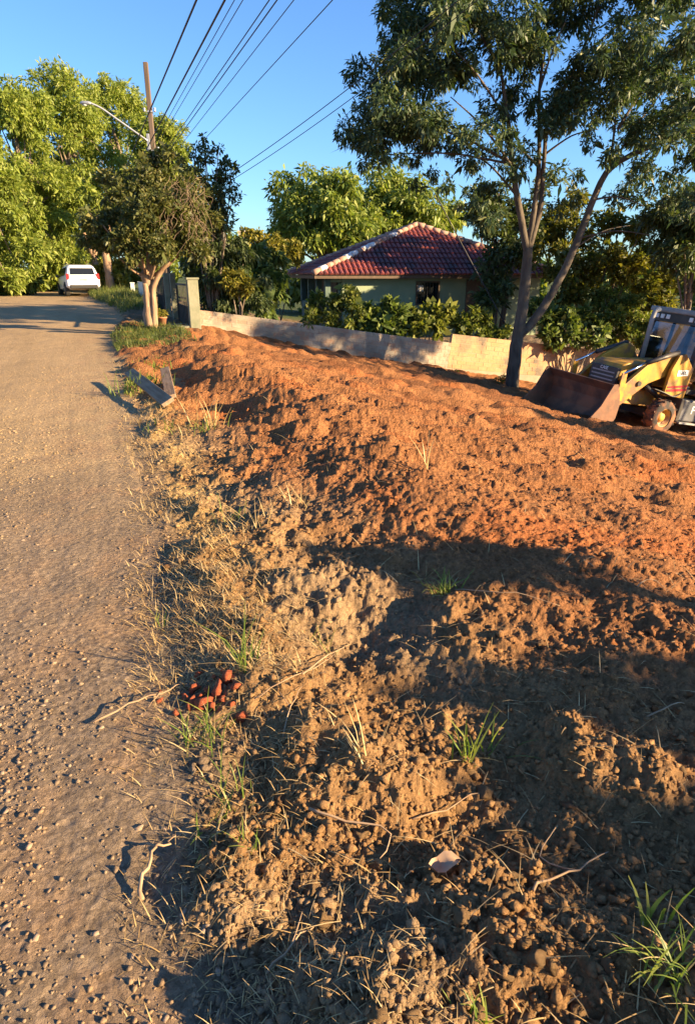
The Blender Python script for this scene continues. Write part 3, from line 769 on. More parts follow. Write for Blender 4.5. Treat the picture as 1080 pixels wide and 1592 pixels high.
for i, (px, py, Y, rx, rz, n, lab) in enumerate([(1085, 375, 24, 2.2, 2.4, 18000, 'dark narrow-leaved tree behind the backhoe cab'), (1180, 340, 27, 2.6, 2.8, 9000, 'dark bushy tree on the slope beyond the backhoe')]):
    c = P(px, py, Y); g = bh(c.x, Y)
    tree('slope_tree', lab, (c.x, Y, g), (c.x, Y, c.z), dome_clumps((c.x, Y, c.z), rx, rx * .8, rz, 26, rng, .24, .36, -.95), n, .19, L_DARK, 86 + i, .14, .3, .45)
# ------------------------------------------------------------------ brick walls
M_LIME = mat('limewashed_brick', (.43, .36, .28), .9, (.52, .44, .34), 1.6, 6, bump=.35, bscale=30, coords='Generated')
def brick_mat(name, base, stain, red, amt):
    m, nt, b = nodes(name)
    tc = nt.nodes.new('ShaderNodeNewGeometry'); oi = nt.nodes.new('ShaderNodeObjectInfo')
    n1 = nt.nodes.new('ShaderNodeTexNoise'); n1.inputs['Scale'].default_value = 1.3; n1.inputs['Detail'].default_value = 7
    n2 = nt.nodes.new('ShaderNodeTexNoise'); n2.inputs['Scale'].default_value = 14; n2.inputs['Detail'].default_value = 5
    for n in (n1, n2): nt.links.new(tc.outputs['Position'], n.inputs['Vector'])
    r1 = nt.nodes.new('ShaderNodeValToRGB'); e = r1.color_ramp.elements
    e[0].position = .36; e[0].color = (*stain, 1); e[1].position = .52; e[1].color = (*base, 1)
    nt.links.new(n1.outputs['Fac'], r1.inputs['Fac'])
    ad = nt.nodes.new('ShaderNodeMath'); ad.operation = 'MULTIPLY_ADD'; ad.inputs[1].default_value = .6; ad.inputs[2].default_value = 0
    nt.links.new(oi.outputs['Random'], ad.inputs[0])
    su = nt.nodes.new('ShaderNodeMath'); su.operation = 'ADD'; nt.links.new(ad.outputs[0], su.inputs[0]); nt.links.new(n2.outputs['Fac'], su.inputs[1])
    r2 = nt.nodes.new('ShaderNodeMapRange'); r2.inputs['From Min'].default_value = .75; r2.inputs['From Max'].default_value = 1.15; r2.inputs['To Max'].default_value = amt
    nt.links.new(su.outputs[0], r2.inputs['Value'])
    mx = nt.nodes.new('ShaderNodeMix'); mx.data_type = 'RGBA'; mx.inputs['B'].default_value = (*red, 1)
    nt.links.new(r2.outputs[0], mx.inputs['Factor']); nt.links.new(r1.outputs['Color'], mx.inputs['A']); nt.links.new(mx.outputs['Result'], b.inputs['Base Color'])
    b.inputs['Roughness'].default_value = .95
    bp = nt.nodes.new('ShaderNodeBump'); bp.inputs['Strength'].default_value = .4; bp.inputs['Distance'].default_value = .02
    nt.links.new(n2.outputs['Fac'], bp.inputs['Height']); nt.links.new(bp.outputs[0], b.inputs['Normal'])
    return m
M_BRICK_A = brick_mat('worn_limewash_brick', (.335, .275, .21), (.20, .165, .13), (.30, .16, .10), .75)
M_BRICK_B = brick_mat('ochre_brick', (.40, .25, .135), (.15, .12, .09), (.44, .21, .10), .8)
M_MORTAR = mat('wall_mortar', (.33, .255, .18), .95, (.27, .205, .145), 3, bump=.3)
wd = Vector((math.sin(R(68.8)), math.cos(R(68.8)), 0)); WA = Vector((P(303, 520, 19.9).x, 19.9, 0))
def wall(label, L0, L1, z0, z1, hgt, bm_, capm, seed, brick=(.292, .128)):
    """z0/z1: height of the sloping top at both ends"""
    rg = random.Random(seed)
    p0 = WA + wd * L0; p1 = WA + wd * L1; ln = L1 - L0; sl = math.atan2(z1 - z0, ln)
    root = empty('brick_wall', (p0.x, p0.y, z0), math.atan2(wd.y, wd.x), label, 'wall')
    root.rotation_euler = (0, -sl, math.atan2(wd.y, wd.x))
    Ls = ln / math.cos(sl); th = .12
    MB().box((Ls / 2, 0, -hgt / 2 - .3), (Ls, th, hgt + .56)).build('mortar_core', M_MORTAR, root)
    bw, bhh = brick; j = .007
    meshes = []
    for k in range(4):
        b = MB().box((0, 0, 0), (bw - j, th + .012, bhh - j)); o = b.build('brick', bm_, None, bevel=.006, seg=1)
        meshes.append(o.data); bpy.data.objects.remove(o)
    rows = int(hgt / bhh); cnt = 0
    for r_ in range(rows):
        x = -(bw / 2 if r_ % 2 else 0)
        while x < Ls - .02:
            x0 = max(x, 0); x1 = min(x + bw, Ls); w = x1 - x0
            if w > .06:
                o = link('brick', meshes[rg.randrange(4)], None, root)
                o.location = ((x0 + x1) / 2, rg.uniform(-.004, .004), -bhh * (r_ + .5) + rg.uniform(-.003, .003)); o.scale = (w / bw, 1, 1)
                o.rotation_euler = (rg.uniform(-.012, .012), rg.uniform(-.012, .012), rg.uniform(-.008, .008)); cnt += 1
            x += bw
    return root, Ls
wl, LsA = wall('low limewashed brick wall with worn pink patches running from the gate post', 0, 8.75, .62, -.66, 1.2, M_BRICK_A, None, 3)
wr, LsB = wall('taller ochre brick wall section with dark stains behind the forked tree', 8.77, 18.4, -.36, -1.55, 1.22, M_BRICK_B, None, 4, (.36, .145))

# ------------------------------------------------------------------ house
M_GREEN = mat('green_plaster', (.20, .25, .165), .9, (.25, .30, .20), 1.5, bump=.15, bscale=40)
M_TEAL = mat('teal_plaster', (.075, .115, .10), .85, (.10, .15, .13), 3)
M_TILE = mat('red_clay_tile', (.15, .035, .032), .55, (.25, .065, .055), 3.0, bump=.3, bscale=20, col3=(.085, .035, .035), scale3=1.1)
M_RIDGE = mat('pale_ridge_tile', (.28, .15, .11), .8, (.40, .26, .20), 6)
M_CEMENT = mat('white_cement', (.72, .70, .68), .8, (.60, .58, .57), 8)
M_WOOD = mat('dark_timber', (.07, .045, .03), .7, (.11, .07, .045), 8)
M_GLASS = mat('dark_glass', (.012, .014, .016), .08)
M_IRON = mat('iron_bar', (.03, .03, .03), .5)
M_DARK = mat('dark_interior', (.012, .012, .012), .9)
C = P(487, 432, 27.6)
HB = R(15); hz = bh(C.x, C.y) - .1
house = empty('house', (C.x, C.y, hz), HB, 'low green house with red tiled hip roof behind the brick wall', 'house')
He = 1.56 - hz; FX, FY, AP = 11.2, 6.6, 2.1
# walls
wx0, wx1, wy0, wy1 = .75, FX - .6, .65, FY - .6
mb = MB()
win_x0, win_x1, win_z0, win_z1 = 4.62, 5.72, He - 1.25, He - .26
mb.box(((1.35 + win_x0) / 2, wy0, He / 2), (win_x0 - 1.35, .16, He))
mb.box(((win_x1 + wx1) / 2, wy0, He / 2), (wx1 - win_x1, .16, He))
mb.box(((win_x0 + win_x1) / 2, wy0, win_z0 / 2), (win_x1 - win_x0, .16, win_z0))
mb.box(((win_x0 + win_x1) / 2, wy0, (win_z1 + He) / 2), (win_x1 - win_x0, .16, He - win_z1))
mb.box((wx1 - .08, (wy0 + .08 + wy1) / 2, He / 2), (.16, wy1 - wy0 - .16, He))
mb.box(((wx0 + wx1) / 2, wy1 + .085, He / 2), (wx1 - wx0, .16, He))
mb.build('wall', M_GREEN, house)
# open porch on the left corner: parapet, columns, dark room behind
mb = MB(); mb.box((wx0, (wy0 + wy1) / 2, .72), (.14, wy1 - wy0, 1.44)); mb.build('parapet', M_TEAL, house)
for yy in (.75, 2.45, 4.2, 5.9): MB().box((wx0, yy, 1.44 + (He - 1.44) / 2), (.22, .26, He - 1.44)).build('column', M_TEAL, house)
MB().box((1.36, (wy0 + wy1) / 2 + .1, He / 2), (.12, wy1 - wy0 - .2, He)).build('inner_wall', M_TEAL, house)
for yy in (1.6, 3.4, 5.0):
    f = MB().box((1.27, yy, He - 1.2), (.06, .95, 1.9)).build('door', M_WOOD, house)
MB().box((.75 + .3, .75, He - .15), (.6, .2, .3)).build('lintel', M_GREEN, house)
# barred window
wz = (win_z0 + win_z1) / 2; wxm = (win_x0 + win_x1) / 2
win = MB().box((wxm, wy0 + .05, wz), (win_x1 - win_x0 - .1, .02, win_z1 - win_z0 - .1)).build('window', M_GLASS, house)
mb = MB(); t_ = .06
for xx in (win_x0 + t_ / 2, win_x1 - t_ / 2): mb.box((xx, wy0 - .02, wz), (t_, .2, win_z1 - win_z0))
for zz in (win_z0 + t_ / 2, win_z1 - t_ / 2): mb.box((wxm, wy0 - .022, zz), (win_x1 - win_x0 - .122, .19, t_))
mb.build('frame', M_WOOD, win)
for k in range(7):
    xx = win_x0 + .15 + k * (win_x1 - win_x0 - .3) / 6
    MB().tube([(xx, wy0 - .03, win_z0 + .05), (xx, wy0 - .03, win_z1 - .05)], .009, 6).build('bar', M_IRON, win)
MB().box((win_x0 + .25, wy0 + .03, win_z1 - .3), (.26, .01, .24)).build('curtain', M_CEMENT, win)
MB().box((7.4, wy0 - .09, He - 1.25), (.85, .03, 2.1)).build('door', M_WOOD, house)
# roof
E = [Vector((0, 0, He)), Vector((FX, 0, He)), Vector((FX, FY, He)), Vector((0, FY, He))]; A = Vector((FX / 2, FY / 2, He + AP))
roof = MB().add([E[0], E[1], E[2], E[3], A], [(0, 1, 4), (1, 2, 4), (2, 3, 4), (3, 0, 4), (3, 2, 1, 0)]).build('roof', M_TILE, house)
MB().box((FX / 2, .03, He - .08), (FX - .1, .04, .14)).build('fascia', M_WOOD, roof)
MB().box((.03, FY / 2, He - .08), (.04, FY - .1, .14)).build('fascia', M_WOOD, roof)
def tile_rows(a, b, name='tile_row', pitch=.215, course=.40):
    e = (b - a); ln = e.length; e = e.normalized(); mid = (a + b) / 2; upv = A - mid; up_h = upv - e * upv.dot(e)
    off = (A - a).dot(e); sl = up_h.length; up = up_h.normalized(); nrm = e.cross(up).normalized()
    if nrm.z < 0: nrm = -nrm
    n = int(ln / pitch)
    for i in range(n):
        u = (i + .5) * ln / n
        reach = sl * (u / off if u < off else (ln - u) / (ln - off)) - .02
        if reach < .12: continue
        mb = MB(); s0 = -.06; w = pitch * .46
        while s0 < reach:
            s1 = min(s0 + course + .03, reach)
            vs_ = []
            for (s_, lift, ww) in ((s0, .038, w), (s1, .012, w * .82)):
                for k in range(6):
                    t = math.pi * k / 5
                    vs_.append(a + e * (u - math.cos(t) * ww) + up * s_ + nrm * (lift + math.sin(t) * ww * .80))
            mb.add(vs_, [(k, k + 1, k + 7, k + 6) for k in range(5)] + [tuple(range(5, -1, -1))])
            s0 += course
        mb.build(name, M_TILE, roof)
tile_rows(E[0], E[1]); tile_rows(E[3], E[0]); tile_rows(E[1], E[2])
rg = random.Random(8)
for (p, q) in ((E[0], A), (E[3], A), (E[1], A)):
    d = q - p; n = int(d.length / .37)
    for i in range(n):
        a = p + d * (i / n); b = p + d * ((i + 1.12) / n); f = i / n
        white = p == E[0] and (i in (1, 5, 6, 8, 9, 13))
        mb = MB(); mb.tube([a + Vector((0, 0, .07)), b + Vector((0, 0, .055))], [.135, .105], 10)
        mb.build('ridge_tile', M_CEMENT if white else M_RIDGE, roof, True)

# ------------------------------------------------------------------ gate posts and roadside fence
M_CONC = mat('mossy_concrete', (.15, .16, .10), .9, (.22, .21, .145), 4, bump=.3)
M_PALE = mat('pale_painted_metal', (.62, .63, .60), .6, (.52, .53, .50), 5)
def at_t(px, t0=2.85):
    k = (px - 540) / 1067.0; Y = t0 / (NX * k + NY); return Vector((k * Y, Y, 0))
def post(px, t0, w, ztop_py, label, m, name='gate_post', cap=True, dep=None):
    p = at_t(px, t0); g = bh(p.x, p.y) - .35; zt = P(px, ztop_py, p.y).z
    root = empty(name, (p.x, p.y, g), ROAD_A, label, 'post')
    MB().box((0, 0, (zt - g) / 2), (w, dep or w, zt - g)).build('shaft', m, root, bevel=.012)
    if cap: MB().box((0, 0, zt - g + .02), (w + .05, (dep or w) + .05, .05)).build('cap', m, root, bevel=.008)
    return root
post(297, 2.62, .27, 434, 'mossy green concrete gate post at the end of the brick wall', M_CONC)
post(267, 2.80, .17, 424, 'narrow weathered gate post right of its twin behind the gate tree', M_CONC, cap=False)
post(257, 2.80, .17, 424, 'narrow weathered gate post touching the gate tree trunk in view', M_CONC, cap=False)
def gate(px0, px1, t0, toppy, botoff, label, m, bars=7, solid=False):
    a = at_t(px0, t0); b = at_t(px1, t0); g = bh((a.x + b.x) / 2, (a.y + b.y) / 2) + botoff; zt = P((px0 + px1) / 2, toppy, (a.y + b.y) / 2).z
    ln = (b - a).length; h = zt - g
    root = empty('metal_gate', (a.x, a.y, g), math.atan2(b.y - a.y, b.x - a.x), label, 'gate')
    mb = MB(); mb.box((ln / 2, 0, .03), (ln - .09, .035, .05)); mb.box((ln / 2, 0, h - .03), (ln - .09, .035, .05)); mb.box((.025, 0, h / 2), (.045, .04, h)); mb.box((ln - .025, 0, h / 2), (.045, .04, h))
    mb.build('frame', m, root)
    if solid: MB().box((ln / 2, 0, h / 2), (ln - .1, .02, h - .1)).build('sheet', m, root)
    else:
        for k in range(bars):
            xx = ln * (k + 1) / (bars + 1); MB().tube([(xx, 0, .05), (xx, 0, h - .05)], .011, 6).build('bar', m, root)
        MB().box((ln / 2, .02, h * .3), (ln - .1, .012, h * .52)).build('kick_sheet', m, root)
    return root
M_RUSTY = mat('dark_rusty_metal', (.02, .019, .017), .7, (.045, .035, .03), 9)
gate(272, 289, 2.72, 440, -.1, 'dark barred pedestrian gate between the two kinds of gate post', M_RUSTY)
gate(242, 252, 2.80, 430, -.1, 'dark iron gate half hidden by the gate tree', M_RUSTY, 9)
gate(213, 226, 2.75, 438, -.15, 'white sheet-metal gate leaf beside the gate tree', M_PALE, solid=True)
post(203.5, 2.75, .22, 440, 'white fence post beyond the white gate leaf', M_PALE, 'fence_post')
M_RENDER = mat('sunlit_render', (.52, .40, .27), .9, (.60, .48, .34), 3)
post(193, 2.9, .9, 437, 'short rendered mailbox pier along the far fence', M_RENDER, 'fence_pier', dep=.4)
# dark board fence further along
a = at_t(199, 2.85); b = at_t(184, 2.85); g = bh(a.x, a.y); ln = (b - a).length
fence = empty('board_fence', (a.x, a.y, g), math.atan2(b.y - a.y, b.x - a.x), 'dark weathered board fence behind the tall grass by the car', 'fence')
rg = random.Random(2)
bme = None
for k in range(min(int(ln / .2), 60)):
    if bme is None:
        o = MB().box((0, 0, .65), (.17, .025, 1.3)).build('board', mat('weathered_board', (.10, .075, .05), .9, (.17, .13, .09), 6), fence); bme = o.data
    else: o = link('board', bme, None, fence)
    o.location = (.1 + k * .2, rg.uniform(-.01, .01), rg.uniform(-.06, .05))
for zz in (.35, 1.0): MB().box((ln / 2, .035, zz), (ln, .04, .08)).build('rail', M_WOOD, fence)
# culvert slab with a flower pot by the gate
p = at_t(262, 2.3); g = bh(p.x, p.y)
slab = empty('concrete_slab', (p.x, p.y, g), ROAD_A, 'pale concrete slab bridging the ditch in front of the gate', 'slab')
MB().box((0, 0, .10), (1.0, 1.3, .10)).build('deck', M_CONC, slab, bevel=.015)
MB().box((-.35, 0, -.02), (.16, 1.2, .16)).build('support', M_CONC, slab); MB().box((.35, 0, -.02), (.16, 1.2, .16)).build('support', M_CONC, slab)
pot = empty('flower_pot', (p.x - .28, p.y - .1, g + .15), 0, 'small clay flower pot with a leafy plant on the concrete slab', 'pot')
MB().lathe([(.0, 0), (.09, 0), (.13, .2), (.145, .2), (.145, .235), (.115, .235), (.10, .12), (0, .12)], 16, 'z').build('bowl', mat('clay_pot', (.35, .14, .07), .8, (.42, .2, .11), 6), pot, True)
rng = np.random.default_rng(5)
pos, out = crown_points([(0, 0, .36, .16)], 260, rng, 6); leaves('plant', pos, out, .07, .5, rng, L_YEL, pot)
# ------------------------------------------------------------------ poles and cables
M_POLE = mat('weathered_pole', (.085, .06, .042), .9, (.14, .10, .075), 5, stretch=(1, 1, .1), bump=.3)
M_STEEL = mat('galvanised_steel', (.33, .35, .38), .5, (.42, .44, .47), 6, metal=.5)
M_CABLE = mat('black_cable', (.018, .018, .02), .6)
PY = 29.0; pt = P(226, 96, PY); pg = bh(pt.x, PY)
pole = empty('utility_pole', (pt.x, PY, pg), 0, 'tall weathered utility pole rising out of the roadside trees', 'pole')
MB().box((0, 0, (pt.z - pg) / 2), (.17, .15, pt.z - pg)).build('shaft', M_POLE, pole, bevel=.02)
zl = P(230, 232, PY).z - pg
for k, zz in enumerate((zl - .05, zl + 1.3)):
    MB().box((0, 0, zz), (.21, .19, .06)).build('clamp', M_STEEL, pole, bevel=.01)
    for sx in (-.2, .2): MB().lathe([(0, -.07), (.045, -.07), (.05, -.02), (.03, 0), (.05, .02), (.045, .07), (0, .07)], 10, 'z', (sx, -.05, zz + .06)).build('insulator', M_STEEL, pole, True)
MB().box((.05, -.2, zl - .35), (.34, .25, .4)).build('junction_box', M_RUSTY, pole, bevel=.03)
lampz = zl + .15
tip = P(133, 160, PY - .6)
lamp = empty('street_lamp', (pt.x, PY - .12, pg + lampz), 0, 'street lamp on a long steel arm fixed to the utility pole', 'lamp')
LB = Vector((pt.x, PY - .12, pg + lampz)); e = tip - LB
MB().box((-.13, -.03, .1), (.1, .09, .55)).build('bracket', M_STEEL, lamp)
k1 = P(158, 168, PY - .5) - LB
MB().tube(smooth_path([(-.14, -.05, .12), Vector((-.14, -.05, .12)).lerp(k1, .6), k1, e + Vector((.2, 0, 0))], 6), .035, 8).build('arm', M_STEEL, lamp, True)
mb = MB(); mb.tube([e + Vector((.22, 0, .0)), e + Vector((.12, 0, .01)), e + Vector((-.12, 0, .015)), e + Vector((-.2, 0, .01))], [.035, .065, .07, .03], 10)
mb.build('lamp_head', M_STEEL, lamp, True)
MB().tube([e + Vector((.06, 0, -.035)), e + Vector((-.03, 0, -.06)), e + Vector((-.13, 0, -.035))], [.02, .05, .02], 10).build('lens', mat('lamp_lens', (.6, .6, .58), .2), lamp, True)
def cable(label, a, b, sag, r, group=None):
    a = Vector(a); b = Vector(b); pts = []
    for i in range(33):
        f = i / 32; q = a.lerp(b, f); q.z -= sag * 4 * f * (1 - f); pts.append(q - a)
    o = MB().tube(pts, r, 6).build('power_cable', M_CABLE, None, True); o.location = a
    return tag(o, label, 'cable', group)
WU = Vector((UX, UY, 0))
def along(px, py, Yhit, s_far, r, sag, label, rise=0.0):
    """straight span parallel to the road through one sighted point; runs from behind the viewer to a pole"""
    q = P(px, py, Yhit); k = (s_far - (q.x * UX + q.y * UY)); far = q + WU * k; near = q - WU * 26
    far.z += rise; near.z += rise * .2
    cable(label, near, far, sag, r)
along(305, 0, 9.0, 34, .012, .0, 'thick dark overhead cable, the one crossing the top half of the utility pole')
along(349, 0, 9.5, 34, .013, .0, 'thick dark overhead cable meeting the utility pole at the lamp bracket')
along(364, 0, 11, 60, .006, .0, 'thin overhead wire just beside the thick cable to the lamp bracket')
along(377, 0, 11, 60, .006, .0, 'thin overhead wire, second beside the thick cable to the lamp bracket')
along(418, 0, 12, 60, .009, .0, 'overhead wire, upper one of the close pair in the open sky')
along(430, 0, 12, 60, .010, .0, 'overhead wire, lower one of the close pair in the open sky')
along(456, 0, 12, 60, .007, .0, 'single thin overhead wire next to the close pair')
along(516, 0, 12, 60, .008, .0, 'outermost overhead wire nearest the forked tree')
# thin pole with the service drop
tp = P(341, 262, 21.6); g = bh(tp.x, tp.y)
sp = empty('service_pole', (tp.x, tp.y, g), 0, 'thin grey service pole wrapped in creeper beside the gate tree', 'pole')
MB().tube([(0, 0, -.2), (0, 0, tp.z - g)], [.085, .065], 10).build('shaft', mat('grey_post', (.14, .13, .12), .9, (.2, .19, .17), 6), sp, True)
MB().box((0, -.02, tp.z - g - .25), (.5, .06, .06)).build('crossarm', M_WOOD, sp)
cable('upper service cable slung from the thin pole towards the forked tree', tp + Vector((.2, 0, -.2)), P(760, -40, 15), .12, .010)
cable('lower service cable slung from the thin pole towards the forked tree', tp + Vector((.2, 0, -.38)), P(790, -40, 15.5), .16, .009)
cable('slanting guy cable running down beside the roof to the garden', P(676, 300, 25.6), P(792, 515, 25.2), .05, .022)
# far pale apartment block seen between the shrubs
q = P(389, 366, 260)
blk = empty('apartment_block', (q.x, 260, bh(q.x, 260)), 0, 'tiny far pale apartment block showing above the shrubs near the thin pole', 'building')
hh = q.z - bh(q.x, 260) + 1
MB().box((0, 0, hh / 2), (8, 6, hh)).build('wall', M_RENDER, blk); MB().box((0, 0, hh + .3), (8.4, 6.4, .6)).build('roof', M_RENDER, blk)
for fl in range(5):
    for k in range(4): MB().box((-3 + 2 * k, -3.02, hh - 1.6 - fl * 3), (1.1, .08, 1.4)).build('window', M_GLASS, blk)
# ------------------------------------------------------------------ backhoe loader
M_YEL = mat('worn_yellow_paint', (.48, .255, .02), .5, (.34, .175, .028), 5, bump=.08, col3=(.20, .10, .045), scale3=3.2)
M_YELD = mat('dusty_yellow_paint', (.50, .28, .04), .6, (.36, .19, .06), 5, col3=(.30, .15, .07), scale3=3)
M_BLK = mat('black_paint', (.02, .02, .02), .5, (.05, .04, .035), 6)
M_BUCKET = mat('muddy_bucket_steel', (.10, .055, .035), .75, (.19, .085, .045), 4, bump=.25, col3=(.30, .12, .055), scale3=1.6)
M_TYRE = mat('muddy_tyre', (.035, .03, .027), .9, (.24, .10, .045), 5, bump=.3, lo=.4, hi=.6)
M_CHROME = mat('chrome_rod', (.7, .7, .72), .15, metal=1.0)
M_GREY = mat('grey_steel', (.22, .22, .22), .5, (.30, .29, .28), 6)
M_STRIPE = mat('red_stripe', (.42, .02, .03), .4)
M_WHITE = mat('white_decal', (.75, .75, .73), .5)
M_TANK = mat('grey_tank', (.06, .065, .075), .55, (.10, .10, .11), 4)
def cab_glass():
    m, nt, b = nodes('tinted_glass'); out = nt.nodes['Material Output']
    tr = nt.nodes.new('ShaderNodeBsdfTransparent'); tr.inputs[0].default_value = (.16, .18, .18, 1)
    gl = nt.nodes.new('ShaderNodeBsdfGlossy'); gl.inputs['Roughness'].default_value = .04
    fr = nt.nodes.new('ShaderNodeFresnel'); fr.inputs['IOR'].default_value = 1.45
    mx = nt.nodes.new('ShaderNodeMixShader'); nt.links.new(fr.outputs[0], mx.inputs[0]); nt.links.new(tr.outputs[0], mx.inputs[1]); nt.links.new(gl.outputs[0], mx.inputs[2])
    nt.links.new(mx.outputs[0], out.inputs['Surface']); return m
M_CABGLASS = cab_glass()
by = 15.5
for _ in range(20):
    q = P(1016, 672, by); by += (q.z - bh(q.x, q.y) - .02) * 1.6
wheel0 = P(1016, 672, by)
hd = Vector((-.90, -.43, 0)).normalized(); lf = Vector((-hd.y, hd.x, 0))
ob = wheel0 - lf * .92 + hd * .54
gf = (bh(ob.x + hd.x * 1.5, ob.y + hd.y * 1.5) - bh(ob.x - hd.x * 1.5, ob.y - hd.y * 1.5)) / 3
gl_ = (bh(ob.x + lf.x, ob.y + lf.y) - bh(ob.x - lf.x, ob.y - lf.y)) / 2
f3 = Vector((hd.x, hd.y, gf)).normalized(); l3 = Vector((lf.x, lf.y, gl_)); u3 = f3.cross(l3).normalized(); l3 = u3.cross(f3)
hoe = empty('backhoe_loader', (0, 0, 0), 0, 'yellow backhoe loader parked on the dirt with its muddy bucket lowered', 'backhoe')
hoe.matrix_world = Matrix(((f3.x, l3.x, u3.x, ob.x), (f3.y, l3.y, u3.y, ob.y), (f3.z, l3.z, u3.z, bh(ob.x, ob.y) - .02), (0, 0, 0, 1))) @ Matrix.Scale(1.08, 4)
# bucket
BX = 1.10; prof = [(.95, .0), (.30, .0), (.12, .08), (.02, .28), (.02, .55), (.10, .78), (.26, .98)]
inner = [(x + .028, z + .028) for x, z in prof[1:-1]]
poly = [(BX + x, z) for x, z in prof] + [(BX + .285, .965)] + [(BX + x, z) for x, z in reversed(inner)] + [(BX + .95, .022)]
bucket = MB().prism(poly, -1.03, 1.03).build('bucket', M_BUCKET, hoe)
side = [(BX + .93, .0), (BX + .30, .0), (BX + .12, .08), (BX + .02, .28), (BX + .02, .55), (BX + .10, .78), (BX + .25, 1.0), (BX + .36, .98), (BX + .55, .5)]
for sy in (-1.045, 1.045): MB().prism(side, sy - .014, sy + .014).build('side_plate', M_BUCKET, bucket)
MB().box((BX + .93, 0, .012), (.2, 2.12, .03)).build('cutting_edge', M_GREY, bucket)
for yy in (-.62, .62): MB().prism([(BX - .12, .25), (BX + .03, .2), (BX + .03, .62), (BX + .08, .92), (BX - .05, .95), (BX - .14, .6)], yy - .1, yy - .06).prism([(BX - .12, .25), (BX + .03, .2), (BX + .03, .62), (BX + .08, .92), (BX - .05, .95), (BX - .14, .6)], yy + .06, yy + .1).build('bucket_lug', M_YEL, bucket)
# arms
arm = [(-.80, 1.62), (-.72, 1.80), (-.42, 1.84), (.20, 1.52), (1.0, .74), (1.08, .42), (.96, .30), (.82, .42), (.05, 1.08), (-.45, 1.30)]
for yy in (-.66, .66):
    a_ = MB().prism(arm, yy - .05, yy + .05).build('loader_arm', M_YEL, hoe, bevel=.012)
    MB().tube([(.35, yy - .09, 1.05), (.35, yy + .09, 1.05)], .06, 12).build('pivot_pin', M_BLK, a_)
    MB().prism([(.74, .62), (.94, .62), (.98, 1.22), (.84, 1.26)], yy + (.07 if yy > 0 else -.10), yy + (.10 if yy > 0 else -.07)).build('tilt_link', M_YEL, hoe, bevel=.006)
    cy_ = MB().tube([(-.55, yy + (.09 if yy > 0 else -.09), 1.86), (.35, yy + (.09 if yy > 0 else -.09), 1.52)], .055, 10).build('tilt_cylinder', M_BLK, hoe, True)
    MB().tube([(.33, yy + (.09 if yy > 0 else -.09), 1.53), (.92, yy + (.09 if yy > 0 else -.09), 1.22)], .028, 8).build('rod', M_CHROME, cy_, True)
    c2 = MB().tube([(-.75, yy * .86, .75), (-.1, yy * .86, 1.0)], .055, 10).build('lift_cylinder', M_BLK, hoe, True)
    MB().tube([(-.12, yy * .86, .99), (.3, yy * .86, 1.12)], .028, 8).build('rod', M_CHROME, c2, True)
MB().tube([(.55, -.62, .78), (.55, .62, .78)], .07, 10).build('cross_tube', M_YEL, hoe, True)
# bonnet and body
MB().prism([(-1.15, 1.02), (.62, 1.02), (.70, 1.12), (.66, 1.36), (.50, 1.44), (-1.15, 1.62)], -.43, .43).build('bonnet', M_YEL, hoe, bevel=.04)
gr = MB().box((.70, 0, .98), (.10, .80, .62)).build('grille', M_BLK, hoe, bevel=.02)
for k in range(6): MB().box((.755, 0, .74 + k * .085), (.012, .66, .03)).build('louvre', M_GREY, gr)
text_mesh('badge', 'CASE', .10, M_WHITE, gr, Matrix.Translation((.758, 0, 1.235)) @ Matrix.Rotation(R(90), 4, 'Z') @ Matrix.Rotation(R(90), 4, 'X'))
for yy in (-.445, .445): MB().box((.05, yy, 1.12), (.9, .02, .36)).build('engine_cover', M_BLK, hoe)
MB().box((-1.1, 0, .72), (3.3, .74, .38)).build('chassis', M_YELD, hoe, bevel=.02)
for yy in (-1, 1):
    tw = MB().prism([(-1.12, .88), (-.42, .88), (-.40, 1.45), (-.52, 1.80), (-.72, 1.86), (-1.12, 1.55)], yy * .80 - .04, yy * .80 + .04).build('loader_tower', M_YEL, hoe, bevel=.012)
    st_ = MB().prism([(-1.10, 1.06), (-.45, .98), (-.45, 1.03), (-1.10, 1.12)], yy * .846 - .003, yy * .846 + .003).prism([(-1.10, 1.15), (-.45, 1.06), (-.45, 1.10), (-1.10, 1.20)], yy * .846 - .003, yy * .846 + .003).build('red_stripe', M_STRIPE, tw)
    dp = MB().box((-.80, yy * .845, 1.44), (.36, .006, .13), Matrix.Rotation(R(8), 3, 'Y')).build('model_decal', M_WHITE, tw)
    text_mesh('model_text', '580L', .125, M_BLK, dp, Matrix.Translation((-.80, yy * .851, 1.44)) @ (Matrix.Rotation(R(180), 4, 'Z') if yy > 0 else Matrix.Identity(4)) @ Matrix.Rotation(R(-8 if yy > 0 else 8), 4, 'Y') @ Matrix.Rotation(R(90), 4, 'X'))
    tk = MB().box((-1.48, yy * .70, .62), (.80, .42, .50)).build('fuel_tank' if yy > 0 else 'battery_box', M_TANK, hoe, bevel=.03)
    if yy > 0:
        MB().box((-1.02, .72, .62), (.12, .46, .52)).build('tank_bracket', M_BLK, tk, bevel=.02)
        text_mesh('tank_mark', 'F', .27, M_WHITE, tk, Matrix.Translation((-1.5, .914, .64)) @ Matrix.Rotation(R(180), 4, 'Z') @ Matrix.Rotation(R(90), 4, 'X'))
    MB().box((-1.4, yy * .86, .33), (.6, .22, .04)).build('step', M_GREY, hoe)
    MB().prism([(-1.5, .98), (-1.62, 1.28), (-2.9, 1.42), (-3.0, 1.35), (-2.9, 1.36), (-1.68, 1.22), (-1.56, .96)], yy * .85 - .28, yy * .85 + .28).build('rear_fender', M_YEL, hoe)
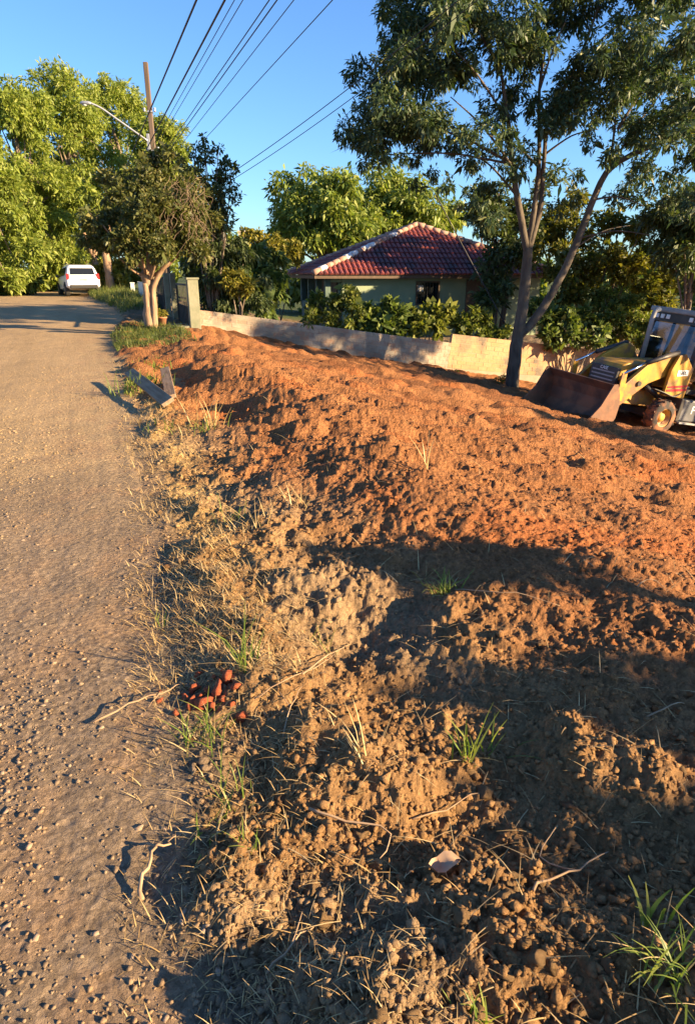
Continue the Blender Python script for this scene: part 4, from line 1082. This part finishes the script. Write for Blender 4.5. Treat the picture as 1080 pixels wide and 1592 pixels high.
# hoses
mb = MB()
for k in range(4):
    yy = .78 + .02 * k; mb.tube(smooth_path([(-1.0, yy, .95 + .02 * k), (-.7, yy + .06, .90), (-.35, yy + .03, .93 + .01 * k), (-.1, yy - .05, 1.0)], 5), .014, 6)
mb.build('hydraulic_hose', M_BLK, hoe, True)
# cab
cabx0, cabx1, cz0, cz1 = -1.08, -2.75, 1.0, 2.70
cab = MB().box(((cabx0 + cabx1) / 2, 0, 1.04), (1.5, 1.56, .10)).build('cab_floor', M_BLK, hoe)
for (xx, x2, yy) in ((cabx0, cabx0 - .18, .76), (cabx0, cabx0 - .18, -.76), (-2.0, -2.0, .78), (-2.0, -2.0, -.78), (cabx1, cabx1 + .05, .76), (cabx1, cabx1 + .05, -.76)):
    MB().tube([(xx, yy, 1.0), (x2, yy, cz1)], .045, 8).build('cab_post', M_BLK, hoe)
rf = MB().box((-1.95, 0, 2.76), (1.72, 1.72, .12)).build('cab_roof', M_GREY, hoe, bevel=.03)
MB().box((-1.20, 0, 2.60), (.10, 1.6, .20)).build('visor_panel', M_BLK, rf)
for yy in (-.64, -.48, -.32, .32, .48, .64): MB().box((-1.142, yy, 2.61), (.03, .10, .10)).build('work_light', M_WHITE, rf, bevel=.01)
MB().add([(cabx0 + .0, -.74, 1.1), (cabx0, .74, 1.1), (cabx0 - .16, .74, 2.5), (cabx0 - .16, -.74, 2.5)], [(0, 1, 2, 3)]).build('windscreen', M_CABGLASS, hoe)
for yy in (-.775, .775):
    MB().add([(cabx0 - .04, yy, 1.3), (-1.96, yy, 1.1), (-1.96, yy, 2.6), (cabx0 - .2, yy, 2.6)], [(0, 1, 2, 3)]).build('side_window', M_CABGLASS, hoe)
    MB().add([(-2.04, yy, 1.4), (cabx1, yy, 1.4), (cabx1, yy, 2.6), (-2.04, yy, 2.6)], [(0, 1, 2, 3)]).build('side_window', M_CABGLASS, hoe)
MB().prism([(-1.28, 1.08), (-1.5, 1.08), (-1.6, 1.62), (-1.34, 1.66)], -.35, .35).build('dashboard', M_BLK, hoe)
sw = MB().lathe([(.17, -.012), (.195, -.012), (.195, .012), (.17, .012), (.17, -.012)], 20, 'z').build('steering_wheel', M_BLK, hoe)
sw.matrix_local = Matrix.Translation((-1.66, 0, 1.72)) @ Matrix.Rotation(R(-30), 4, 'Y')
st2 = MB().box((-2.15, 0, 1.45), (.5, .52, .16)).build('seat', M_BLK, hoe, bevel=.04)
MB().box((-2.40, 0, 1.82), (.14, .50, .66)).build('seat_back', M_BLK, st2, bevel=.05)
MB().tube([(-.80, -.38, 1.45), (-.70, -.38, 2.55), (-.72, -.38, 2.68), (-.84, -.38, 2.73)], .055, 12).build('exhaust_pipe', M_GREY, hoe, True)
MB().tube([(cabx0, .80, 2.2), (cabx0 + .25, .98, 2.2), (cabx0 + .25, .98, 2.05)], .012, 6).box((cabx0 + .25, .98, 1.92), (.04, .18, .3)).build('mirror', M_BLK, hoe)
# wheels
def wheel(name, x, y, r, w, rim_r, lugs, parent, sgn):
    ro = MB().lathe([(rim_r, -w / 2), (r * .86, -w / 2), (r * .97, -w * .36), (r, 0), (r * .97, w * .36), (r * .86, w / 2), (rim_r, w / 2)], 32).build(name, M_TYRE, parent, True)
    for k in range(lugs):
        t = 2 * math.pi * k / lugs
        for s_ in (-1, 1):
            tt = t + (math.pi / lugs if s_ > 0 else 0)
            rot = Matrix.Rotation(-tt, 3, 'Y') @ Matrix.Rotation(R(25 * s_), 3, 'X')
            c = Vector((math.cos(tt) * r * .985, s_ * w * .22, math.sin(tt) * r * .985))
            o = MB().box((0, 0, 0), (r * .09, w * .5, r * .09), rot).build('tread_lug', M_TYRE, ro); o.location = c
    rm = MB().lathe([(0, sgn * w * .22), (rim_r * .42, sgn * w * .26), (rim_r * .46, sgn * w * .10), (rim_r * .80, sgn * w * .06), (rim_r * .86, sgn * w * .40), (rim_r * 1.02, sgn * w * .45), (rim_r * 1.02, -sgn * w * .4)], 24).build('rim', M_YELD, ro, True)
    ro.location = (x, y, r)
    return ro
for sy in (-1, 1):
    wheel('front_wheel', -.5, sy * .86, .40, .30, .22, 14, hoe, sy)
    wheel('rear_wheel', -2.5, sy * .85, .72, .46, .36, 16, hoe, sy)
MB().box((-.5, 0, .40), (.16, 1.4, .16)).build('front_axle', M_BLK, hoe); MB().box((-2.5, 0, .72), (.24, 1.3, .24)).build('rear_axle', M_BLK, hoe)
# rear digger, folded
MB().box((-3.05, 0, .9), (.25, 1.9, .5)).build('rear_frame', M_YEL, hoe, bevel=.02)
MB().prism([(-3.2, .8), (-3.5, .8), (-4.1, 2.6), (-3.95, 3.2), (-3.7, 3.1), (-3.75, 2.6)], -.12, .12).build('boom', M_YEL, hoe, bevel=.02)
MB().prism([(-3.85, 3.25), (-4.15, 3.1), (-4.5, 1.3), (-4.35, 1.2)], -.10, .10).build('dipper', M_YEL, hoe, bevel=.02)
MB().prism([(-4.3, 1.25), (-4.6, 1.2), (-4.75, .75), (-4.4, .55), (-3.95, .85)], -.28, .28).build('digger_bucket', M_BUCKET, hoe)
for sy in (-1, 1): MB().box((-3.05, sy * 1.05, .75), (.18, .14, 1.1)).box((-3.05, sy * 1.05, .16), (.4, .3, .06)).build('stabiliser', M_YEL, hoe)

# ------------------------------------------------------------------ white car
M_CAR = mat('white_car_paint', (.78, .78, .78), .25)
M_LIGHT = mat('tail_lamp', (.45, .02, .02), .2); M_RUB = mat('black_rubber', (.02, .02, .02), .8)
cp = P(103, 464, 38.5); cz = bh(cp.x, cp.y)
car = empty('parked_car', (cp.x, cp.y + 2.0, cz), 0, 'white sport utility car parked with its tail to the viewer on the road edge', 'car')
car.rotation_euler = (0, R(2), R(90 + 30))
ST = [(-2.13, .50, .62, .80, .86, .60, .90), (-2.10, .42, .84, .92, .98, .78, 1.02), (-2.02, .38, .89, .95, 1.02, .80, 1.10), (-1.86, .36, .90, .98, 1.06, .70, 1.50), (-1.62, .34, .91, .98, 1.06, .66, 1.64), (-.6, .30, .91, .96, 1.03, .66, 1.69), (.35, .30, .91, .95, 1.02, .66, 1.66), (.75, .30, .91, .95, 1.02, .66, 1.55), (1.32, .32, .91, .93, .98, .74, 1.08), (1.85, .38, .87, .88, .92, .72, .98), (2.10, .45, .74, .75, .80, .6, .86)]
vs_ = []; n = 12
for (x, zb, w, zb2, zbelt, wr, zr) in ST:
    half = [(w * .8, zb), (w, zb + .12), (w, zb2 - .1), (w * .97, zbelt), (wr + (w - wr) * .12, zr - .07), (wr * .86, zr)]
    vs_ += [(x, y, z) for y, z in half] + [(x, -y, z) for y, z in reversed(half)]
fs = []
for i in range(len(ST) - 1):
    for k in range(n): fs.append((i * n + k, i * n + (k + 1) % n, (i + 1) * n + (k + 1) % n, (i + 1) * n + k))
fs.append(tuple(range(n))); m_ = (len(ST) - 1) * n; fs.append(tuple(range(m_ + n - 1, m_ - 1, -1)))
body = MB().add(vs_, fs).build('body', M_CAR, car, False, bevel=.03)
for p_ in body.data.polygons: p_.use_smooth = True
MB().add([(-2.035, -.66, 1.12), (-2.035, .66, 1.12), (-1.885, .62, 1.47), (-1.885, -.62, 1.47)], [(0, 1, 2, 3)]).build('rear_window', M_GLASS, car)
for sy in (-1, 1):
    MB().add([(-1.55, sy * .895, 1.10), (1.0, sy * .90, 1.08), (.55, sy * .735, 1.50), (-1.45, sy * .735, 1.54)], [(0, 1, 2, 3)]).build('side_window', M_GLASS, car)
    MB().box((-2.03, sy * .80, 1.0), (.16, .16, .32)).build('tail_light', M_LIGHT, car, bevel=.02)
    MB().tube([(-1.3, sy * .62, 1.70), (-.5, sy * .62, 1.75), (.3, sy * .62, 1.70)], .02, 6).build('roof_rail', M_GREY, car)
    MB().box((.75, sy * 1.0, 1.12), (.12, .18, .14)).build('door_mirror', M_BLK, car, bevel=.03)
    for x in (-1.32, 1.32):
        MB().lathe([(0, -.10), (.40, -.10), (.40, .10), (0, .10)], 20, 'y', (x, sy * .83, .36)).build('wheel_arch', M_RUB, car)
        w_ = MB().lathe([(.20, -.11), (.31, -.11), (.34, -.06), (.34, .06), (.31, .11), (.20, .11)], 24, 'y', (x, sy * .85, .34)).build('wheel', M_RUB, car, True)
        MB().lathe([(0, sy * .09), (.2, sy * .10), (.21, -sy * .1)], 16, 'y', (x, sy * .85, .34)).build('rim', M_GREY, w_, True)
MB().box((-2.08, 0, .47), (.16, 1.5, .20)).build('bumper_skirt', M_RUB, car, bevel=.04)
MB().box((-2.13, 0, .84), (.02, .42, .13)).build('number_plate', M_GREY, car)
MB().box((-2.12, 0, .96), (.03, .70, .05)).build('tailgate_trim', M_CHROME, car)
# ------------------------------------------------------------------ small things on the ground
def hit(px, py):
    v = (796 - py) / 1000.0; dx, dy, dz = (px - 540) / 1000.0, CP + v * SP, -SP + v * CP; z = 0.05
    for _ in range(12):
        k = (z - CAM_H) / dz; z = .5 * z + .5 * gh(dx * k, dy * k)
    return Vector((dx * k, dy * k, gh(dx * k, dy * k)))

def ribbons(base, ang, lean, length, width, rng, seg=3, curl=.8):
    """curved blades: returns V,F"""
    n = len(base); d = np.stack([np.cos(ang), np.sin(ang), np.zeros(n)], 1); side = np.stack([-np.sin(ang), np.cos(ang), np.zeros(n)], 1)
    P_ = [base]; th = lean.copy()
    for k in range(seg):
        step = length / seg; P_.append(P_[-1] + (d * np.sin(th)[:, None] + np.array([0, 0, 1]) * np.cos(th)[:, None]) * step[:, None]); th = th + curl / seg * rng.uniform(.4, 1.6, n)
    V = []
    for k in range(seg + 1):
        w = (width * (1 - (k / seg) ** 2 * .85) * .5)[:, None]
        V += [P_[k] - side * w, P_[k] + side * w]
    V = np.stack(V, 1).reshape(-1, 3); m = 2 * (seg + 1)
    F = []
    for k in range(seg): F.append(np.stack([np.arange(n) * m + 2 * k, np.arange(n) * m + 2 * k + 1, np.arange(n) * m + 2 * k + 3, np.arange(n) * m + 2 * k + 2], 1))
    return V, np.concatenate(F)

G_GREEN = leaf_mat('fresh_grass', [(0, (.09, .15, .02)), (.6, (.16, .22, .035)), (1, (.28, .30, .07))], .4)
G_STRAW = leaf_mat('dry_straw', [(0, (.28, .18, .075)), (.5, (.44, .30, .13)), (1, (.56, .42, .22))], .2)
G_VERGE = leaf_mat('verge_grass', [(0, (.06, .09, .02)), (.6, (.11, .145, .03)), (1, (.22, .21, .07))], .35)

def tuft(label, px, py, n, h, m, seed, spread=.05, width=.006, lean=.35, curl=1.0, group=None, name='grass_tuft', dry=0):
    p = hit(px, py); rng = np.random.default_rng(seed)
    base = np.stack([rng.normal(0, spread, n), rng.normal(0, spread, n), np.full(n, -.01)], 1)
    V, F = ribbons(base, rng.uniform(0, 6.28, n), np.abs(rng.normal(lean, .25, n)), h * rng.uniform(.5, 1.15, n), width * rng.uniform(.7, 1.3, n), rng, 4, curl)
    root = empty(name, p, 0, label, 'grass', group)
    link('blade_cluster', np_mesh('blade_cluster', V, F), m, root)
    if dry:
        base = np.stack([rng.normal(0, spread, dry), rng.normal(0, spread, dry), np.full(dry, -.01)], 1)
        V, F = ribbons(base, rng.uniform(0, 6.28, dry), rng.uniform(.4, 1.3, dry), h * rng.uniform(.5, 1.1, dry), width * .7 * rng.uniform(.7, 1.3, dry), rng, 4, .6)
        link('dry_blades', np_mesh('dry_blades', V, F), G_STRAW, root)
    return root
tuft('low bushy green tuft alone on the bare mid slope of the lot', 690, 922, 46, .16, G_GREEN, 1, .035, .006, .5, 1.1, dry=14)
tuft('upright sparse green shoots in the shaded foreground soil', 722, 1178, 12, .20, G_GREEN, 2, .018, .007, .15, .5, dry=3)
tuft('leaning green shoots beside the upright sparse shoots', 762, 1172, 12, .17, G_GREEN, 3, .025, .006, .7, .5)
tuft('bright arching grass clump with seed husks, by the lowest corner of the lot', 1045, 1520, 34, .15, G_GREEN, 4, .03, .005, .35, 1.0, dry=10)
tuft('broad-bladed weed shoot just behind the arching grass clump', 1012, 1440, 10, .15, G_GREEN, 5, .02, .010, .35, 1.0)
tuft('small green sprout between crumbled clods at the very front', 738, 1588, 14, .09, G_GREEN, 6, .015, .005, .3, .6)
tuft('tall curling green stem beside the fresh red clay lumps', 385, 1035, 14, .30, G_GREEN, 7, .03, .006, .25, 1.0, dry=8)
tuft('spreading green grass below the fresh red clay lumps', 322, 1150, 30, .17, G_GREEN, 8, .04, .005, .55, .9, dry=22)
tuft('small three-bladed sprout on the verge straw', 320, 1300, 9, .09, G_GREEN, 9, .02, .008, .8, .5, dry=6)
tuft('thin yellow-green grass in the verge straw', 368, 1240, 16, .16, G_GREEN, 10, .05, .004, .4, .7, dry=20)
tuft('short green grass near the front edge of the verge', 378, 1320, 12, .10, G_GREEN, 11, .03, .005, .4, .7, dry=10)
tuft('single green blades beside the long shadow on the verge', 250, 975, 8, .12, G_GREEN, 12, .02, .005, .4, .5, dry=6)
tuft('pale yellow clump with long stalks on the orange bank', 325, 665, 22, .42, G_STRAW, 13, .07, .009, .3, .5)
tuft('green-yellow clump at the foot of the orange bank', 318, 672, 26, .26, G_GREEN, 14, .08, .009, .6, .7, dry=10)
tuft('straw clump with green base in the middle of the verge', 465, 790, 24, .22, G_STRAW, 15, .05, .006, .6, .5, dry=6)
tuft('flattened straw clump in front of the orange slope', 395, 825, 26, .28, G_STRAW, 16, .08, .006, .9, .4, dry=4)
tuft('green and straw clump left of the flattened straw', 365, 808, 20, .16, G_GREEN, 17, .05, .006, .5, .6, dry=16)
tuft('low weed patch on the spoil behind the boards', 240, 572, 80, .22, G_GREEN, 18, .20, .014, .5, .6)
tuft('weed patch in the hollow between the boards', 235, 600, 90, .28, G_GREEN, 19, .14, .014, .6, .7)
tuft('tall roadside weed at the tip of the leaning board', 205, 612, 44, .34, G_GREEN, 20, .10, .012, .4, .6, dry=12)
tuft('yellowing weed on the road edge before the boards', 262, 668, 26, .18, G_GREEN, 21, .16, .010, .6, .6, dry=24)
tuft('bare two-pronged straw stalks on the upper slope', 665, 735, 6, .34, G_STRAW, 22, .012, .008, .25, .3)
tuft('dry stalks by the low bushy tuft', 650, 898, 12, .20, G_STRAW, 23, .05, .005, .8, .4)
tuft('thin dry seedling in the shaded hollow', 562, 1180, 8, .22, G_STRAW, 24, .012, .004, .25, .5)
tuft('wiry straw clump at the edge of the shaded hollow', 500, 1010, 12, .16, G_GREEN, 25, .03, .004, .7, .5, dry=14)
# weeds along the foot of the brick wall
for i, (px, py, Y, r, n, lab) in enumerate([(345, 528, 19.0, .22, 420, 'leafy weeds at the left foot of the limewashed wall'), (372, 536, 19.4, .20, 380, 'leafy weeds against the pink brick patch of the wall'), (418, 545, 20.0, .16, 220, 'dark wilted weed leaning on the limewashed wall'), (708, 577, 22.2, .16, 200, 'small weed below the step in the wall'), (650, 572, 21.6, .14, 160, 'low weeds just before the step in the wall'), (785, 585, 21.0, .18, 240, 'weeds round the foot of the forked tree'), (478, 500, 20.1, .10, 90, 'small plant sprouting from the wall top')]):
    q = P(px, py, Y); rng = np.random.default_rng(500 + i); base = Vector((q.x, q.y, q.z - .08))
    root = empty('weed', base, 0, lab, 'weed')
    pos, out = crown_points([(0, 0, .05, r), (r, 0, 0, r * .7), (-r * .9, 0, .02, r * .7)], n, rng, 6)
    mb = MB()
    for k in range(6): mb.tube([(rng.normal(0, .03), 0, -.15), (rng.normal(0, r * .4), rng.normal(0, .05), .05), (rng.normal(0, r * .7), rng.normal(0, .08), r)], .006, 4)
    mb.build('stem', M_BARK2, root); leaves('foliage', pos, out, .075, .5, rng, L_BROAD if i != 2 else L_DARK, root)

# verge straw, loose roots and grass carpets
rng = np.random.default_rng(90)
def verge(x, y, rg):
    s, t = st(x, y); d = t - road_edge(s)
    return (d > -.16) & (d < .75) & (rg.random(len(x)) < (.35 + .65 * sst(1.0, 2.6, y)) * (.18 + .9 * sst(-.05, .3, fbm(x * 1.6, y * 1.6, 171, 3))) * np.exp(-((d - .22) / .32) ** 2))
x, y = pick(6500, .75, 13, verge, 21)
z = ground_h(x, y); n = len(x)
V, F = ribbons(np.stack([x, y, z], 1), rng.uniform(0, 6.28, n), rng.uniform(.6, 1.6, n), rng.uniform(.015, .065, n) * (1 + .08 * y), rng.uniform(.0011, .0028, n) * (1 + .16 * y), rng, 3, .5)
x, y = pick(5000, 2.2, 10, verge, 23); z = ground_h(x, y); n = len(x)
V2, F2 = ribbons(np.stack([x, y, z], 1), rng.uniform(0, 6.28, n), rng.uniform(.5, 1.5, n), rng.uniform(.02, .08, n) * (1 + .06 * y), rng.uniform(.0014, .003, n) * (1 + .2 * y), rng, 3, .6)
F = np.concatenate([F, F2 + len(V)]); V = np.concatenate([V, V2])
tag(link('straw_litter', np_mesh('straw_litter', V, F), G_STRAW, ground), kind='stuff')
def anylot(x, y, rg):
    s, t = st(x, y); return (t - road_edge(s) > .3) & (rg.random(len(x)) < .5)
x, y = pick(1500, .8, 9, anylot, 22); z = ground_h(x, y); n = len(x)
V, F = ribbons(np.stack([x, y, z], 1), rng.uniform(0, 6.28, n), rng.uniform(1.0, 1.7, n), rng.uniform(.03, .14, n) * (1 + .05 * y), rng.uniform(.0015, .0035, n) * (1 + .14 * y), rng, 3, .4)
tag(link('root_litter', np_mesh('root_litter', V, F), G_STRAW, ground), kind='stuff')
def carpet(name, label, s0, s1, t0, t1, n, h, w, m, seed, edge=True):
    rg = np.random.default_rng(seed); s = rg.uniform(s0, s1, n * 2); t = rg.uniform(t0, t1, n * 2)
    k = vn(s * .9, t * 1.2, seed) * .4 + np.minimum(np.minimum(s - s0, s1 - s) * .8, (t - road_edge(s)) * 2.5); ok = k > rg.random(n * 2) * .6
    s, t = s[ok][:n], t[ok][:n]; x, y = xy(s, t); z = ground_h(x, y) - .01; nn = len(x)
    V, F = ribbons(np.stack([x, y, z], 1), rg.uniform(0, 6.28, nn), np.abs(rg.normal(.35, .25, nn)), h * np.exp(rg.normal(0, .3, nn)), w * rg.uniform(.7, 1.3, nn), rg, 3, .9)
    o = link(name, np_mesh(name, V, F), m); return tag(o, label, 'grass', kind='stuff')
carpet('verge_grass', 'short green grass on the verge around the gate tree', 14.6, 20.5, .5, 2.2, 8500, .12, .012, G_VERGE, 31)
carpet('tall_grass', 'taller pale grass on the verge beside the white car', 27, 45, .3, 2.9, 8500, .33, .02, G_VERGE, 32)

# twigs and boards
M_TWIG = mat('dry_twig', (.24, .15, .085), .9, (.36, .25, .15), 15)
def twig(label, pts, r, fork=None, name='twig'):
    q = [hit(px, py) for px, py in pts]; o0 = q[0]
    L = [Vector((p.x, p.y, p.z + r * .8 + (.03 if 0 < i < len(q) - 1 else .008))) - o0 for i, p in enumerate(q)]
    rng = np.random.default_rng(int(pts[0][0] * 7 + pts[0][1])); root = empty(name, o0, 0, label, 'twig')
    mb = MB(); limb(mb, L, r * .8, r * .3, rng, 6, 3, .55); mb.build('stalk', M_TWIG, root, True)
    if fork:
        a = L[len(L) // 2]; e = [hit(px, py) - o0 + Vector((0, 0, .03)) for px, py in fork]
        mb = MB(); limb(mb, [a] + e, r * .55, r * .2, rng, 5, 3, .5); mb.build('fork', M_TWIG, root, True)
twig('long bent straw-coloured twig reaching out over the road gravel', [(145, 1128), (200, 1108), (250, 1088), (285, 1068)], .006, [(232, 1110)])
twig('stout broken root lying on the road edge below the verge straw', [(222, 1405), (232, 1360), (243, 1330), (228, 1322)], .009, [(262, 1325), (275, 1312)])
twig('forked root in the foreground soil, its arm pointing uphill', [(828, 1390), (850, 1378), (895, 1368), (945, 1330)], .006, [(838, 1340), (862, 1298)])
twig('thin curved root draped over the shaded soil', [(640, 1278), (690, 1272), (730, 1248), (768, 1238)], .004)
twig('kinked root above the verge straw', [(480, 1262), (540, 1290), (605, 1310), (590, 1340)], .006)
twig('straight brown stem poking out of the crumbled verge', [(415, 1520), (455, 1480), (490, 1445)], .005, [(470, 1430)])
twig('short twig near the far edge of the shaded soil', [(470, 1052), (510, 1030), (545, 1005)], .005)
twig('arched straw-coloured twig on the orange slope', [(990, 915), (1010, 908), (1035, 918)], .004)
twig('pale twig lying on the right side of the slope', [(1005, 1118), (1040, 1108), (1062, 1098)], .005)
twig('upright branching straw stalk at the shaded hollow', [(440, 1150), (452, 1110), (470, 1070)], .004, [(430, 1080)])
twig('long root crossing the verge near the red clay', [(395, 1090), (440, 1070), (490, 1048), (520, 1020)], .004)
twig('thin runner on the mid slope right of the low tuft', [(705, 920), (760, 928), (820, 935), (870, 945)], .004)
# curled dry leaf
p = hit(690, 1355); rng = np.random.default_rng(3)
lv = []; lf_ = []
for i in range(6):
    for j in range(5):
        u = i / 5 * 2 - 1; v = j / 4 * 2 - 1; w = (1 - u * u) ** .6 * .028
        lv.append((u * .05, v * w, .015 + .012 * v * v + .010 * math.sin(u * 4) + rng.normal(0, .001)))
for i in range(5):
    for j in range(4): a = i * 5 + j; lf_.append((a, a + 1, a + 6, a + 5))
o = MB().add(lv, lf_).build('fallen_leaf', mat('dry_leaf_face', (.30, .185, .11), .7, (.38, .25, .155), 20), None, True); o.location = p + Vector((0, 0, .01)); o.rotation_euler = (0, 0, .3)
tag(o, 'curled pale brown dead leaf on the shaded soil', 'leaf')
M_PLANK = mat('weathered_plank', (.19, .13, .085), .85, (.30, .215, .145), 5, stretch=(.5, 6, 6), bump=.3, bscale=20, spec=.08)
def plank(label, a, b, za, zb, w, th, roll):
    A_ = hit(*a) + Vector((0, 0, za)); B_ = hit(*b) + Vector((0, 0, zb)); d = B_ - A_
    o = MB().box((d.length / 2, 0, 0), (d.length, w, th)).build('plank', M_PLANK, None, bevel=.006)
    o.matrix_world = Matrix.Translation(A_) @ d.to_track_quat('X', 'Z').to_matrix().to_4x4() @ Matrix.Rotation(roll, 4, 'X')
    return tag(o, label, 'plank')
plank('long weathered board tilted down into the hollow by the road', (203, 594), (262, 632), .16, .05, .16, .05, .5)
plank('short weathered board standing against the orange spoil', (259, 600), (266, 626), .26, .06, .14, .05, .2)

# ------------------------------------------------------------------ trees on the far side of the lot that shade it from the right
rng = np.random.default_rng(700)
def lot_tree(label, x, y, ctr, rad, nc, nl, seed, size=.12, m=None):
    rg = np.random.default_rng(seed); g = bh(x, y)
    cl = dome_clumps((x, y, g + ctr), rad[0], rad[1], rad[2], nc, rg, .22, .36, -.9)
    tree('lot_edge_tree', label, (x, y, g), (x, y, g + ctr + .2), cl, nl, size, m or L_MID, seed + 1, .13, .4, .3, 7, .4)
lot_tree('small open-crowned tree standing on the right edge of the lot, beside the foreground', 8.6, -1.25, 3.36, (.6, 1.15, .20), 10, 1900, 701)
lot_tree('young leafy tree on the right edge of the lot, beside the open-crowned one', 7.6, .80, 3.30, (.4, .42, .14), 5, 800, 703)
lot_tree('broad tree on the lower boundary of the lot', 16.0, 7.6, 4.8, (2.0, 1.7, 1.1), 22, 11000, 705)
lot_tree('tall tree on the lower boundary of the lot', 19.0, 12.3, 8.2, (2.2, 2.6, 2.2), 24, 12000, 707)
lot_tree('bushy tree on the boundary behind the parked backhoe', 19.0, 15.2, 7.2, (2.2, 1.8, 2.8), 24, 12000, 709)

# ------------------------------------------------------------------ belt of trees closing the view behind everything
belt = [(-46, 60), (-38, 66), (-29, 64), (-20, 70), (-11, 62), (-3, 66), (6, 60), (15, 64), (24, 58), (33, 60), (42, 56), (50, 50), (-54, 52), (58, 44)]
where = ['beyond the left road bend', 'behind the plumed trees', 'behind the white car', 'behind the utility pole', 'behind the gate', 'behind the thin service pole', 'behind the round mango-like tree', 'behind the roof apex', 'behind the shade tree', 'behind the sunlit tree', 'behind the backhoe cab', 'past the backhoe', 'far left of the road', 'far down the slope']
for i, ((x, y), wh) in enumerate(zip(belt, where)):
    rg = np.random.default_rng(800 + i); g = bh(x, y); h = rg.uniform(5.5, 7.0) * (1.6 if x < -15 else 1.0)
    cl = dome_clumps((x, y, g + h * .5), 5.2, 3.5, h * .5, 26, rg, .24, .36, -.97)
    tree('belt_tree', 'green tree in the distant belt, ' + wh, (x, y, g), (x, y, g + h * .6), cl, 5200, .46, [L_MID, L_MANGO, L_BROAD][i % 3], 820 + i, .2, .5, .3, nl=6, group='distant tree belt')
